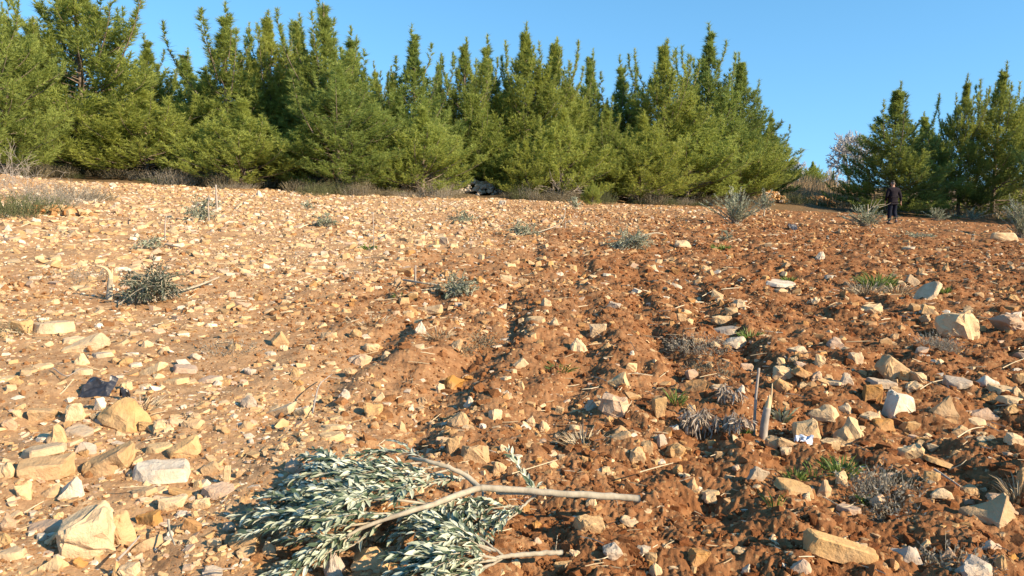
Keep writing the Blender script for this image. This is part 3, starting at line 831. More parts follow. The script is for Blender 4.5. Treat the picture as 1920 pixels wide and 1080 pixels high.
pine_kind('bush2', seed=32, Hh=5.0, Rr=1.7, prof='bush', n_br=88, leaders=4, el0=28, el1=70, tone0=.80)
pine_kind('layer', seed=41, Rr=2.1, low=.015, prof='mid', n_br=135, leaders=2, el0=2, el1=44, tone0=.30, dens=1.2)
pine_kind('open', seed=42, Rr=2.3, low=.015, prof='mid', n_br=92, leaders=6, el0=14, el1=66, sparse_top=.25, tone0=.34)

EDGE_U = [-300, 0, 200, 400, 600, 800, 1000, 1200, 1400, 1500, 1600, 1800, 1920, 2300]
EDGE_V = [318, 328, 336, 350, 364, 370, 374, 382, 386, 394, 402, 408, 412, 420]
def edge_depth(u): return ground_at(u, float(np.interp(u, EDGE_U, EDGE_V))).y

TREES = [
    # u, top v, width px, kind, row, label
    (-45, -70, 230, 'broad3', 1.2, "tall pine mostly out of frame at the left edge of the photo"),
    (10, 15, 130, 'spire2', 3.5, "thin pine with reddish tip at the extreme left, behind the broad one"),
    (135, -75, 330, 'broad1', .8, "broadest and tallest pine, its top cut off by the upper left frame"),
    (60, 40, 200, 'broad2', 2.6, "pine with a pointed top left of the broadest pine"),
    (272, 66, 150, 'spire3', 3.2, "pine with two thin tops just right of the broadest pine"),
    (265, 165, 230, 'bush1', .6, "low wide yellowish pine whose skirt hangs over dry ground, at left"),
    (345, 95, 150, 'spire1', 3.6, "thin pine in the dip of the skyline, left third"),
    (425, 14, 170, 'spire2', 2.2, "tall pine with feathery spire, left of the twin topped ones"),
    (455, 185, 190, 'bush2', .2, "bright green bushy pine in front, standing out into the field at left"),
    (500, 22, 180, 'broad2', 2.8, "tall pine with ragged broken spires, between two taller tops"),
    (556, 30, 150, 'spire1', 3.4, "narrow pine whose top rises just left of the highest spire"),
    (606, -6, 190, 'spire3', 2.0, "pine with the highest spire of the left half, reaching the top frame"),
    (655, 60, 150, 'spire2', 3.4, "thin pine right of the highest spire, with a gap on its right"),
    (628, 118, 220, 'broad3', .4, "large light green pine in front with upswept branches and pale trunk showing"),
    (704, 122, 80, 'spire2', 4.4, "scrawny half bare pine beside the skyline gap"),
    (776, 54, 140, 'spire1', 2.2, "isolated dark spire between two gaps of the skyline, centre left"),
    (824, 108, 90, 'spire2', 3.4, "slim pine just right of the isolated dark spire"),
    (790, 200, 160, 'bush2', .1, "bright bushy pine under the isolated dark spire, at the field edge"),
    (738, 128, 100, 'spire3', 4.0, "slender pine left of the isolated dark spire"),
    (870, 76, 130, 'spire3', 2.8, "pine with thin grey top, fourth spire left of centre peak"),
    (915, 74, 130, 'spire2', 3.2, "slender pine with grey spire left of the central peak"),
    (900, 190, 190, 'broad2', 2.6, "mid green pine above the pale stone heap"),
    (985, 50, 190, 'broad1', 1.8, "big pine of the central peak"),
    (1040, 72, 170, 'broad2', 2.2, "pine with several tops just right of the central peak"),
    (985, 262, 100, 'bush1', .0, "small round pine standing at the field edge below the central peak"),
    (1058, 205, 150, 'bush2', .5, "bushy pine above the pale bare dead stems"),
    (1106, 98, 110, 'spire1', 3.0, "narrow dark pine in the middle of the wood's right half"),
    (1166, 112, 110, 'spire2', 2.8, "slim pine with a pale thin tip in the skyline notch"),
    (1140, 200, 150, 'broad3', .7, "dark dense pine with drooping skirt right of the bare dead stems"),
    (1245, 76, 190, 'broad2', 1.6, "large pine with a blunt ragged top, right half of wood"),
    (1330, 48, 150, 'spire3', 1.9, "pine with the tallest spire on the wood's right end"),
    (1388, 108, 150, 'layer', 1.5, "pine with layered outline on the right end of the wood"),
    (1205, 215, 170, 'bush1', .2, "yellow green bushy pine with low skirt at right of the wood"),
    (1290, 205, 190, 'bush2', .1, "broad front pine under the tallest right spire"),
    (1390, 235, 160, 'bush1', .3, "dark green rounded pine at the right corner of the wood"),
    (1446, 212, 70, 'spire2', 3.2, "thin bluish pine peeking out behind the right corner of the wood"),
    (1688, 160, 170, 'layer', .6, "dark shaded pine with stepped branches behind the walking person"),
    (1736, 212, 130, 'broad3', 1.4, "dark pine close right of the shaded stepped pine"),
    (1815, 146, 130, 'open', .9, "loose open pine with several upright tops near the right edge"),
    (1882, 124, 170, 'open', .4, "tall open pine with feathery tops at the right edge"),
    (1952, 140, 150, 'broad2', .2, "pine cut by the right edge of the photo"),
]
def place_pine(u, topv, wpx, kind, row, label, k):
    (trunk_me, crown_me), hh, rr = PINES[kind]
    y = edge_depth(u) + 1.0 + row * 1.9
    top = at_depth(u, topv, y)
    gz = H1(top.x, y)
    h = top.z - gz
    w = wpx * y / F_PX
    root = empty("pine_tree", (top.x, y, gz - .05), 0)
    tag(root, label, "tree", "pines of the wood along the field")
    for nm, me in (("trunk", trunk_me), ("crown", crown_me)):
        o = link(nm, me, root)
        s = w / (1.62 * rr)
        o.scale = (s, s, h / hh / 1.03)
        o.rotation_euler = (0, 0, k * 1.9)
    return root
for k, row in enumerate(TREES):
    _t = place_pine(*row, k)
def side_pine(x, y, h, w, kind, label):
    (trunk_me, crown_me), hh, rr = PINES[kind]; gz = H1(x, y); root = empty("pine_tree", (x, y, gz - .05)); tag(root, label, "tree", "pines of the wood along the field")
    for nm, me in (("trunk", trunk_me), ("crown", crown_me)):
        o = link(nm, me, root); s = w / (1.62 * rr); o.scale = (s, s, h / hh)
side_pine(31.2, 40.4, 11.5, 6.0, 'broad1', "tall pine just outside the right edge, shading the dark stepped pine")
side_pine(35.0, 43.6, 11.0, 6.0, 'broad2', "second tall pine outside the right edge, behind the first")
FILL = [(205, 120, 'broad2', "between the broadest pine and the thin twin topped one"), (310, 178, 'broad3', "in the dip of the skyline at left"), (392, 100, 'spire3', "left of the tall feathery spire"), (468, 70, 'broad2', "between the two tall feathery tops"), (585, 90, 'broad1', "below the highest left spire"), (690, 212, 'broad3', "under the skyline gap left of centre"), (845, 150, 'broad2', "right of the slim pine at centre left"), (955, 110, 'spire3', "just left of the central peak"), (1072, 130, 'broad3', "right shoulder of the central peak"), (1135, 160, 'broad2', "between the narrow dark pine and the slim one"), (1195, 150, 'spire3', "in the skyline notch, right side"), (1285, 110, 'broad1', "between the blunt top and the tallest right spire"), (1420, 190, 'broad3', "at the wood's right end behind the layered pine")]
for k, (u, tv, kd, nm) in enumerate(FILL):
    place_pine(u, tv + 30, 150, kd, 3.0, "mid height pine " + nm, k * 2 + 1)
BACK = ["deep in the shade behind the broadest pine", "dark behind the low yellowish pine", "behind the bright front pine at left", "behind the large light green pine", "behind the isolated dark spire", "behind the pale stone heap", "behind the central peak", "behind the bare dead stems", "behind the dense drooping pine", "behind the broad front pine", "behind the rounded corner pine"]
for k, (u, nm) in enumerate(zip((90, 235, 400, 560, 705, 850, 960, 1070, 1175, 1290, 1385), BACK)):
    place_pine(u, 190 + 20 * (k % 3), 190, ('bush1', 'broad3', 'bush2')[k % 3], 4.6, "dark green inner pine " + nm, k + 3)
# the far small pine and the pines out of frame that stand on round the field's right side
def far_pine(u, basev, topv, wpx, kind, y, label):
    (trunk_me, crown_me), hh, rr = PINES[kind]
    b = at_depth(u, basev, y); t = at_depth(u, topv, y)
    gz = H1(b.x, y); root = empty("pine_tree", (b.x, y, gz - .05)); tag(root, label, "tree", "pines of the wood along the field")
    for nm, me in (("trunk", trunk_me), ("crown", crown_me)):
        o = link(nm, me, root); s = wpx * y / F_PX / (2.1 * rr); o.scale = (s, s, (t.z - gz) / hh)
far_pine(1522, 340, 304, 50, 'bush2', 66, "small far pine in the gap between the bare trees")
far_pine(1562, 340, 318, 22, 'spire2', 68, "tiny thin far pine right of the small far pine")
far_pine(1110, 366, 338, 40, 'bush2', 34.0, "knee high bright green pine seedling at the wood's foot")

# ---------------------------------------------------------------- bare trees
def bare_tree_mesh(seed, h, spread, n0=5, twig=.010):
    rng = np.random.default_rng(seed); tb = Tubes()
    def grow(p, d, L, r, lvl):
        n = 5; pts = [p]; q = p.copy(); dd = d.copy()
        for k in range(n - 1):
            dd = unit(dd + rng.normal(0, .16, 3) + np.array([0, 0, .05])); q = q + dd * L / (n - 1); pts.append(q)
        tb.add(pts, np.linspace(r, r * .6, n), 6 if lvl < 2 else 4)
        if lvl >= 5: return
        for k in range(3 if lvl < 4 else 4):
            i = rng.integers(2, n); d2 = unit(dd + rng.normal(0, .62, 3) * spread)
            grow(pts[i], d2, L * rng.uniform(.6, .82), max(r * .58, twig), lvl + 1)
    tb.add([(0, 0, -.2), (0.02, 0, h * .18)], [h * .028, h * .022], 7)
    for k in range(n0):
        a = k * 6.283 / n0 + rng.uniform(-.4, .4)
        grow(np.array([0.02, 0, h * .17]), unit(np.array([math.cos(a) * .7 * spread, math.sin(a) * .7 * spread, 1.0])), h * .26, h * .016, 0 if k < 3 else 1)
    return tb.mesh("bare_crown", M["bare"])
def bare_tree(u, topv, y, seed, spread, label, sx=1.0, n0=4, twig=.012):
    t = at_depth(u, topv, y); gz = H1(t.x, y); h = t.z - gz
    me = bare_tree_mesh(seed, h, spread, n0, twig); top_z = max(q.co.z for q in me.vertices); o = link("bare_tree", me)
    o.location = (t.x, y, gz); o.scale = (sx, sx, h / top_z)
    tag(o, label, "tree", "leafless trees beyond the field"); return o
bare_tree(1596, 243, 60, 5, 1.0, "largest leafless pale tree, behind the dark shaded pine", 1.15, 5, .024)
bare_tree(1486, 296, 70, 6, 1.1, "small leafless tree at the corner of the wood", 1.1, 4, .022)
bare_tree(1550, 302, 72, 7, .9, "small leafless tree right of the small far pine", 1.0, 4, .022)

# ---------------------------------------------------------------- shrubs and scrub
def scrub_mesh(seed, r, h, n, mat, leaf=.035, twig_r=.004, up=.6, leaves=7):
    """many thin stems rising from the ground with little leaves along them"""
    rng = np.random.default_rng(seed)
    a = rng.uniform(0, 2 * np.pi, n); rr = r * np.sqrt(rng.random(n)) * .75
    b = np.stack([np.cos(a) * rr, np.sin(a) * rr, np.zeros(n) - .03], -1)
    hl = h * (1 - .55 * (rr / r) ** 2) * rng.uniform(.55, 1.1, n)
    d = np.stack([np.cos(a) * (rr / r) * .7, np.sin(a) * (rr / r) * .7, np.full(n, up + .35)], -1) + rng.normal(0, .28, (n, 3))
    d = unit(d); d[:, 2] = np.abs(d[:, 2])
    e = b + d * hl[:, None] + rng.normal(0, .03, (n, 3))
    mid = (b + e) / 2 + rng.normal(0, .06 * h, (n, 3))
    Vs, Fs, Ts, off = [], [], [], 0
    sd = unit(np.cross(d, rng.normal(0, 1, (n, 3)))) * twig_r
    V = np.stack([b - sd, b + sd, mid - sd * .8, mid + sd * .8, e - sd * .4, e + sd * .4], 1).reshape(-1, 3)
    f = np.array([[0, 1, 3, 2], [2, 3, 5, 4]]); F = (f[None] + (np.arange(n) * 6)[:, None, None]).reshape(-1, 4)
    Vs.append(V); Fs.append(F); Ts.append(np.repeat(rng.uniform(.3, .9, n), 2)); off = len(V)
    # leaves
    m = n * leaves; idx = np.repeat(np.arange(n), leaves); s = rng.uniform(.25, 1.05, m)[:, None]
    p = np.where(s < .5, b[idx] + (mid - b)[idx] * s * 2, mid[idx] + (e - mid)[idx] * (s - .5) * 2)
    ld = unit(d[idx] + rng.normal(0, .8, (m, 3))); L = leaf * rng.uniform(.6, 1.3, (m, 1)); w = unit(np.cross(ld, rng.normal(0, 1, (m, 3)))) * L * .22
    V = np.stack([p, p + ld * L * .5 + w, p + ld * L, p + ld * L * .5 - w], 1).reshape(-1, 3)
    Vs.append(V); Fs.append(np.arange(m * 4).reshape(-1, 4) + off); Ts.append(np.clip(rng.normal(.45, .22, m), 0, 1))
    return mesh_np("scrub", np.concatenate(Vs), np.concatenate(Fs), mat, tone=np.concatenate(Ts))

SCRUB = [scrub_mesh(101, .75, .55, 260, M["scrub"]), scrub_mesh(102, .7, .5, 240, M["scrub_grey"]), scrub_mesh(103, .7, .55, 260, M["scrub_green"]), scrub_mesh(104, .8, .7, 240, M["scrub"], leaf=.05), scrub_mesh(105, .8, .6, 300, M["scrub_grey"], leaf=.03)]
rs = random.Random(5)
SHRUBS = []
def shrub(u, v, k, s, sz, label=None, cat="shrub", group="dry shrubs along the foot of the wood"):
    g = ground_at(u, v); o = link("shrub", SCRUB[k]); o.location = (g.x, g.y, g.z); o.scale = (s, s, sz); o.rotation_euler = (0, 0, rs.uniform(0, 6.28))
    tag(o, label, cat, group)
    if not label: SHRUBS.append((o, u, k))
    return o
u = -20
while u < 1470:
    v = float(np.interp(u, EDGE_U, EDGE_V))
    dens = 1 if u > 330 else .6
    k = rs.choice([0, 1, 3, 2, 4, 0, 2] if u > 300 else [0, 3, 0, 2])
    if 1080 < u < 1260 or 1340 < u: k = rs.choice([2, 0, 2, 3])
    dens *= .35 + .65 * (math.sin(u * .021) > -.25)
    if 852 < u < 940: u += 22; continue
    if rs.random() < dens: shrub(u, v + rs.uniform(-2, 2), k, rs.uniform(.55, 1.4), rs.uniform(.4, 1.5))
    if rs.random() < .55: shrub(u + rs.uniform(-8, 8), v - rs.uniform(5, 9), rs.choice([0, 1, 2, 3]), rs.uniform(.9, 1.4), rs.uniform(.8, 1.3))
    u += rs.uniform(15, 30)
SHW = ["brownish dry shrub", "grey dry shrub", "olive green low shrub", "tall straw coloured shrub", "silvery grey shrub"]
TREEPOS = [("broadest pine at left", 135), ("low yellowish pine at left", 265), ("bright bushy front pine at left", 455), ("large light green front pine", 628), ("bright pine beside stone heap", 790), ("pale stone heap", 890), ("small round edge pine", 985), ("bare dead stems", 1055), ("dark dense pine with drooping skirt", 1140), ("yellow green bushy pine", 1205), ("broad front pine", 1290), ("rounded right corner pine", 1390)]
items = []
for o, uu, k in SHRUBS:
    nm, px = min(TREEPOS, key=lambda q: abs(q[1] - uu)); side = "left of" if uu < px - 14 else "right of" if uu > px + 14 else "below"
    items.append((o, f"{SHW[k]} {side} the {nm}", uu, 0))
unique_labels(items, "shrubs")
# shrubs that stand out
shrub(122, 377, 4, 1.45, .95, "lavender grey dry mound shrub at the far left of the field", group=None)
shrub(60, 402, 2, 1.1, .85, "dull green weedy clump on the left field edge, front of the earth lip", group=None)
shrub(22, 405, 2, .9, .95, "dark green weedy clump at the extreme left edge of the field", group=None)
shrub(95, 388, 4, .9, .7, "pale grey low weed between the lavender mound and the green clumps", group=None)
shrub(180, 376, 0, .75, .5, "low brown heap of dry weed right of the lavender mound", group=None)
shrub(1490, 381, 2, 1.7, 1.3, "dark green domed bush on the bank in the gap", group=None)
shrub(1570, 372, 2, 1.7, 1.0, "second domed bush at the right of the bank in the gap", group=None)
shrub(1548, 388, 2, 1.2, .9, "low dark bush in the shade at the foot of the bank", group=None)
shrub(1280, 384, 4, 1.0, .8, "pale grey weed right of the yellow green bushy pine", group=None)
# dry grass over the bank in the gap
def dry_grass():
    n = 9000; rng = np.random.default_rng(9)
    x = rng.uniform(12, 34, n); y = rng.uniform(48, 72, n)
    z = mid_height(x, y); L = rng.uniform(.35, .95, n)
    d = unit(np.stack([rng.normal(0, .3, n), rng.normal(0, .3, n), np.ones(n)], -1)); b = np.stack([x, y, z], -1)
    s = unit(np.cross(d, rng.normal(0, 1, (n, 3)))) * .022
    V = np.stack([b - s, b + s, b + d * L[:, None] + s * .3], 1).reshape(-1, 3)
    o = link("dry_grass", mesh_np("dry_grass", V, np.arange(n * 3).reshape(-1, 3), M["straw_far"], tone=np.clip(rng.normal(.45, .2, n), 0, 1)))
    tag(o, "golden brown dry grass covering the bank in the gap of the trees", "grass", None, "stuff")
M["straw_far"] = mat_tone("far_dry_grass", [(0, (.22, .16, .085)), (.5, (.37, .28, .16)), (1, (.52, .42, .26))], .85, .15)
dry_grass()

# the thorny bare twigs at the left edge
def thorn_mesh(seed, r, h, n, tr=.006, mat="grey_wood"):
    rng = np.random.default_rng(seed); tb = Tubes()
    for k in range(n):
        a = rng.uniform(0, 6.28); e = rng.uniform(.5, 1.3); L = h * rng.uniform(.6, 1.15)
        p = np.array([rng.normal(0, r * .25), rng.normal(0, r * .25), -.03]); d = np.array([math.cos(a) * math.cos(e), math.sin(a) * math.cos(e), math.sin(e)])
        pts = [p]
        for j in range(6):
            d = unit(d + rng.normal(0, .14, 3) - np.array([0, 0, .10])); pts.append(pts[-1] + d * L / 6)
        tb.add(pts, np.linspace(tr, tr * .4, 7), 4)
        for j in range(5):
            i = rng.integers(2, 7); d2 = unit(d + rng.normal(0, .7, 3)); q = pts[i]
            tb.add([q, q + d2 * L * .14, q + d2 * L * .26 + rng.normal(0, .03, 3)], [tr * .6, tr * .45, tr * .3], 4)
    return tb.mesh("thorn_bush", M[mat])
def thorn(u, v, seed, r, h, n, label, tr=.006):
    g = ground_at(u, v); o = link("thorn_bush", thorn_mesh(seed, r, h, n, tr)); o.location = g
    tag(o, label, "shrub"); return o
thorn(38, 372, 3, .8, 1.15, 30, "tangled leafless thorn bush with arching stems at the left edge", .006)
thorn(18, 345, 4, .8, 1.0, 24, "grey thorn bush under the first pines at the left edge", .006)
thorn(1052, 374, 5, .9, 1.6, 24, "pale bare dead stems curling below the bushy pine at mid wood", .014)

# stone heap in the wood and the bare earth at the bank
def heap(u, v, rx, ry, hz, n, name, label, cat, smax, mat, pal, seed, protos):
    rng = np.random.default_rng(seed); g = ground_at(u, v)
    a = rng.uniform(0, 6.28, n); q = np.sqrt(rng.random(n)); x = g.x + np.cos(a) * q * rx; y = g.y + np.sin(a) * q * ry
    z = mid_height(x, y) + hz * (1 - q ** 2); S = smax * rng.uniform(.35, 1, n)
    Vs, Fs, Cs, off = [], [], [], 0
    for k in range(n):
        V, F = protos[k % len(protos)]
        rot = np.array(Euler((rng.uniform(-.5, .5), rng.uniform(-.5, .5), rng.uniform(0, 6.28))).to_matrix())
        Vs.append((V * S[k] * np.array([1, .75, .6])) @ rot.T + np.array([x[k], y[k], z[k]])); Fs.append(F + off); off += len(V)
        Cs.append(np.repeat((np.array(pal[k % len(pal)]) * rng.uniform(.8, 1.15))[None], len(F), 0))
    o = link(name, mesh_np(name, np.concatenate(Vs), np.concatenate(Fs), mat, col=np.concatenate(Cs)))
    tag(o, label, cat, None, "stuff")
hp = proto_rocks(10, "bwsb", 700)
WHITE = [(.56, .50, .41), (.50, .42, .31), (.60, .55, .47), (.42, .35, .26)]
heap(895, 364, 1.5, .7, .62, 320, "stone_heap", "heap of whitish stones at the foot of the wood, left of centre", "stone heap", .24, M["rubble"], WHITE, 1, hp)
heap(745, 350, .7, .6, .3, 50, "stone_heap", "small pile of pale stones beside the bright bushy pine", "stone heap", .22, M["rubble"], WHITE, 2, hp)
EARTH = [(.42, .23, .09), (.50, .30, .13), (.36, .17, .06), (.55, .40, .22)]
heap(1442, 376, 1.2, .8, .5, 160, "earth_bank", "sunlit orange earth and stones on the bank left of the domed bush", "earth bank", .25, M["rubble"], EARTH + WHITE[:2], 3, hp)
heap(1532, 383, 1.3, .8, .5, 160, "earth_bank", "sunlit orange earth slump right of the domed bush", "earth bank", .22, M["rubble"], EARTH, 4, hp)
heap(1592, 384, 1.6, .8, .5, 160, "earth_bank", "orange earth bank beside the dark shaded pine", "earth bank", .22, M["rubble"], EARTH, 6, hp)
heap(105, 402, .8, .6, .16, 60, "earth_bank", "small orange earth mound with a pale stone at the left field edge", "earth bank", .16, M["rubble"], EARTH, 5, hp)

# ---------------------------------------------------------------- olive wood: cut branches, saplings
def leaf_mesh(P, D, Nn, L, tone, mat, name="foliage", wid=.20):
    """folded lance shaped leaves: base P, direction D, upper side Nn, length L"""
    n = len(P); S = unit(np.cross(D, Nn)); U = unit(np.cross(S, D)); L = L[:, None]; w = L * wid * .5
    f = U * w * .45; cv = U * L * .05
    base = P; m1 = P + D * L * .35 + cv; m2 = P + D * L * .68 + cv * .8; tip = P + D * L - cv * .5
    V = np.stack([base, m1 + S * w + f, m1, m1 - S * w + f, m2 + S * w * .85 + f * .8, m2, m2 - S * w * .85 + f * .8, tip], 1).reshape(-1, 3)
    t = np.array([[0, 2, 1, 1], [0, 3, 2, 2]])
    q = np.array([[1, 2, 5, 4], [2, 3, 6, 5]])
    e = np.array([[4, 5, 7, 7], [5, 6, 7, 7]])
    o8 = (np.arange(n) * 8)[:, None, None]
    tri = np.array([[0, 2, 1], [0, 3, 2], [1, 2, 5], [1, 5, 4], [2, 3, 6], [2, 6, 5], [4, 5, 7], [5, 6, 7]])
    F = (tri[None] + o8).reshape(-1, 3)
    return mesh_np(name, V, F, mat, tone=np.repeat(tone, 8))

def smooth_path(pts, n=24):
    P = np.asarray(pts, float); k = len(P)
    t = np.linspace(0, k - 1, n); i = np.clip(t.astype(int), 0, k - 2); f = (t - i)[:, None]
    p0 = P[np.clip(i - 1, 0, k - 1)]; p1 = P[i]; p2 = P[i + 1]; p3 = P[np.clip(i + 2, 0, k - 1)]
    return .5 * ((2 * p1) + (-p0 + p2) * f + (2 * p0 - 5 * p1 + 4 * p2 - p3) * f ** 2 + (-p0 + 3 * p1 - 3 * p2 + p3) * f ** 3)

def fieldpt(u, v, lift):
    """a point lift metres above the field, below which the field shows where the photograph has (u, v) when lift is 0"""
    dd = ray(u, v); k0 = np.argmax(CAM_H + dd[2] * _T - base_height(dd[0] * _T, dd[1] * _T) < .03); t0 = _T[k0]; g = Vector((dd[0] * t0, dd[1] * t0, CAM_H + dd[2] * t0))
    d = np.array(g) - np.array(cam.location); k = 1 - lift / max(-d[2], .3)
    p = np.array(cam.location) + d * k
    return p

def twig_leaves(path, rng, spacing, L0, lift_dir, pale, out, jitter=.45, droop=0.0, start=.15, flat=False):
    """leaf pairs along a twig"""
    seg = np.linalg.norm(np.diff(path, axis=0), axis=1); cum = np.concatenate([[0], np.cumsum(seg)]); tot = cum[-1]
    s = np.arange(tot * start, tot, spacing)
    for d in s:
        i = min(np.searchsorted(cum, d) - 1, len(path) - 2); i = max(i, 0)
        p = path[i] + (path[i + 1] - path[i]) * ((d - cum[i]) / (seg[i] + 1e-6)); T = unit((path[i + 1] - path[i])[None])[0]
        ref = unit(np.cross(T, np.array([0, 0, 1.0]))[None])[0]; up = np.cross(ref, T); ang = rng.uniform(0, np.pi) if not flat else rng.normal(0, .45)
        for sg in (-1, 1):
            o = (ref * math.cos(ang) + up * math.sin(ang)) * sg
            D = unit((T * rng.uniform(.7, 1.1) + o * rng.uniform(.2, .7) + np.array([0, 0, -droop]) + rng.normal(0, jitter * .4, 3))[None])[0]
            out.append((p, D, unit((up + rng.normal(0, jitter, 3))[None])[0], L0 * rng.uniform(.65, 1.2), rng.random() < pale))
    e = path[-1]; T = unit((path[-1] - path[-2])[None])[0]
    for _ in range(3): out.append((e, unit((T + rng.normal(0, .25, 3))[None])[0], unit((np.array([0, 0, 1.]) + rng.normal(0, .4, 3))[None])[0], L0 * rng.uniform(.6, .9), rng.random() < pale))

def leaves_obj(out, rng, mat, parent, wid=.2):
    P = np.array([o[0] for o in out]); D = np.array([o[1] for o in out]); U = np.array([o[2] for o in out]); L = np.array([o[3] for o in out])
    pale = np.array([o[4] for o in out]); tone = np.where(pale, rng.uniform(.54, .98, len(P)), rng.uniform(.0, .52, len(P)))
    return link("foliage", leaf_mesh(P, D, U, L, tone, mat, wid=wid), parent)

def cut_branch(label, stems, twigs, seed, leafL, spacing, pale, scale_r=1.0, side=None):
    """stems: (list of (u,v,lift), r0, r1); twigs: the same without leaves on the first part"""
    rng = np.random.default_rng(seed)
    P0 = fieldpt(*stems[0][0][0]); root = empty("olive_branch", P0)
    tag(root, label, "cut branch", "cut olive branches lying on the field")
    off = np.array(P0); tb = Tubes(); out = []
    for pts, r0, r1 in stems:
        p = smooth_path([fieldpt(*q) for q in pts], 26) - off
        p += rng.normal(0, .0012, p.shape)
        tb.add(p, np.linspace(r0, r1, len(p)) * scale_r * (1 + .05 * rng.normal(0, 1, len(p))), 9)
    for pts in twigs:
        p = smooth_path([fieldpt(*q) for q in pts], 18) - off
        tb.add(p, np.linspace(.006, .0022, len(p)) * scale_r, 5)
        twig_leaves(p, rng, spacing, leafL, None, pale, out, .42, flat=True)
        # side shoots that lie along with it
        tot = np.linalg.norm(np.diff(p, axis=0), axis=1).sum()
        for k in range(int(tot / (side or .07))):
            i = rng.integers(3, len(p) - 3); T = unit((p[i + 1] - p[i])[None])[0]; sd = unit(np.cross(T, [0, 0, 1.0])[None])[0] * rng.choice([-1, 1])
            d = unit((T + sd * rng.uniform(.2, .7) + np.array([0, 0, rng.uniform(-.2, .12)]))[None])[0]; l = rng.uniform(.10, .24) * (leafL / .062)
            q = smooth_path([p[i], p[i] + d * l * .5 + [0, 0, .015], p[i] + d * l + T * l * .2], 7)
            tb.add(q, np.linspace(.003, .0012, 7) * scale_r, 4); twig_leaves(q, rng, spacing, leafL, None, pale, out, .42, start=.05, flat=True)
    link("stem", tb.mesh("stem", M["olive_bark"]), root)
    leaves_obj(out, rng, M["olive"], root, .30)
    return root

cut_branch("large cut olive branch with silvery leaves and a long thick bare stem, foreground",
    [([(1200, 935, .10), (1130, 930, .11), (1040, 925, .12), (965, 918, .13), (898, 915, .14)], .0165, .0145),
     ([(898, 915, .14), (875, 893, .17), (845, 878, .20), (800, 864, .22), (768, 858, .20)], .014, .007),
     ([(898, 915, .14), (855, 930, .15), (805, 948, .16), (750, 965, .15), (690, 985, .12), (650, 1005, .10)], .015, .006),
     ([(1190, 934, .085), (1110, 931, .095), (1020, 928, .10), (930, 925, .11)], .006, .005),
     ([(1012, 922, .12), (985, 945, .07), (962, 968, .05), (925, 988, .03)], .007, .003)],
    [[(800, 864, 0.160), (770, 850, 0.160), (740, 848, 0.146), (715, 852, 0.132)],
     [(790, 868, 0.146), (720, 872, 0.160), (650, 868, 0.146), (605, 862, 0.119), (572, 858, 0.092)],
     [(770, 885, 0.160), (700, 888, 0.160), (640, 880, 0.146), (600, 875, 0.126), (565, 872, 0.098)],
     [(700, 880, 0.160), (650, 890, 0.160), (610, 888, 0.146), (580, 892, 0.112)],
     [(830, 873, 0.146), (790, 880, 0.160), (740, 885, 0.160), (691, 890, 0.146)],
     [(845, 880, 0.132), (780, 895, 0.173), (700, 900, 0.173), (650, 900, 0.146), (604, 892, 0.132), (582, 890, 0.112)],
     [(820, 890, 0.146), (740, 915, 0.180), (666, 920, 0.180), (617, 925, 0.146), (579, 930, 0.119)],
     [(800, 945, 0.126), (720, 935, 0.180), (650, 940, 0.180), (583, 945, 0.146), (534, 935, 0.119), (509, 928, 0.105)],
     [(750, 962, 0.119), (683, 965, 0.160), (625, 970, 0.146), (567, 965, 0.126), (517, 960, 0.105), (496, 965, 0.078)],
     [(700, 980, 0.105), (650, 985, 0.119), (600, 985, 0.105), (550, 985, 0.092), (509, 985, 0.078)],
     [(691, 985, 0.092), (641, 1010, 0.092), (600, 1020, 0.078), (567, 1035, 0.058)],
     [(666, 1000, 0.078), (625, 1030, 0.071), (587, 1045, 0.051), (558, 1052, 0.037)],
     [(720, 975, 0.105), (691, 1000, 0.078), (666, 1020, 0.058), (633, 1035, 0.044)],
     [(780, 955, 0.112), (740, 965, 0.146), (700, 970, 0.146), (650, 965, 0.146), (608, 960, 0.146)],
     [(860, 928, 0.112), (830, 950, 0.105), (790, 965, 0.092), (765, 990, 0.051)],
     [(850, 930, 0.112), (825, 965, 0.092), (800, 985, 0.064), (790, 1005, 0.044)],
     [(890, 920, 0.098), (870, 950, 0.078), (850, 975, 0.058), (845, 1000, 0.037)],
     [(905, 918, 0.098), (905, 950, 0.071), (900, 980, 0.044), (890, 1000, 0.030)],
     [(985, 945, 0.058), (960, 960, 0.064), (940, 975, 0.051), (915, 985, 0.044)],
     [(975, 950, 0.051), (940, 950, 0.071), (915, 955, 0.071), (880, 965, 0.058)],
     [(1012, 924, 0.092), (1000, 918, 0.105), (1008, 912, 0.112)],
     [(760, 900, 0.146), (700, 915, 0.173), (658, 930, 0.180), (608, 945, 0.146), (558, 950, 0.119)],
     [(700, 900, 0.146), (650, 915, 0.160), (600, 915, 0.146), (571, 925, 0.119)],
     [(880, 896, 0.112), (840, 900, 0.146), (790, 912, 0.160), (740, 925, 0.160)]],
    51, .054, .0205, .60, 1.0, .058)
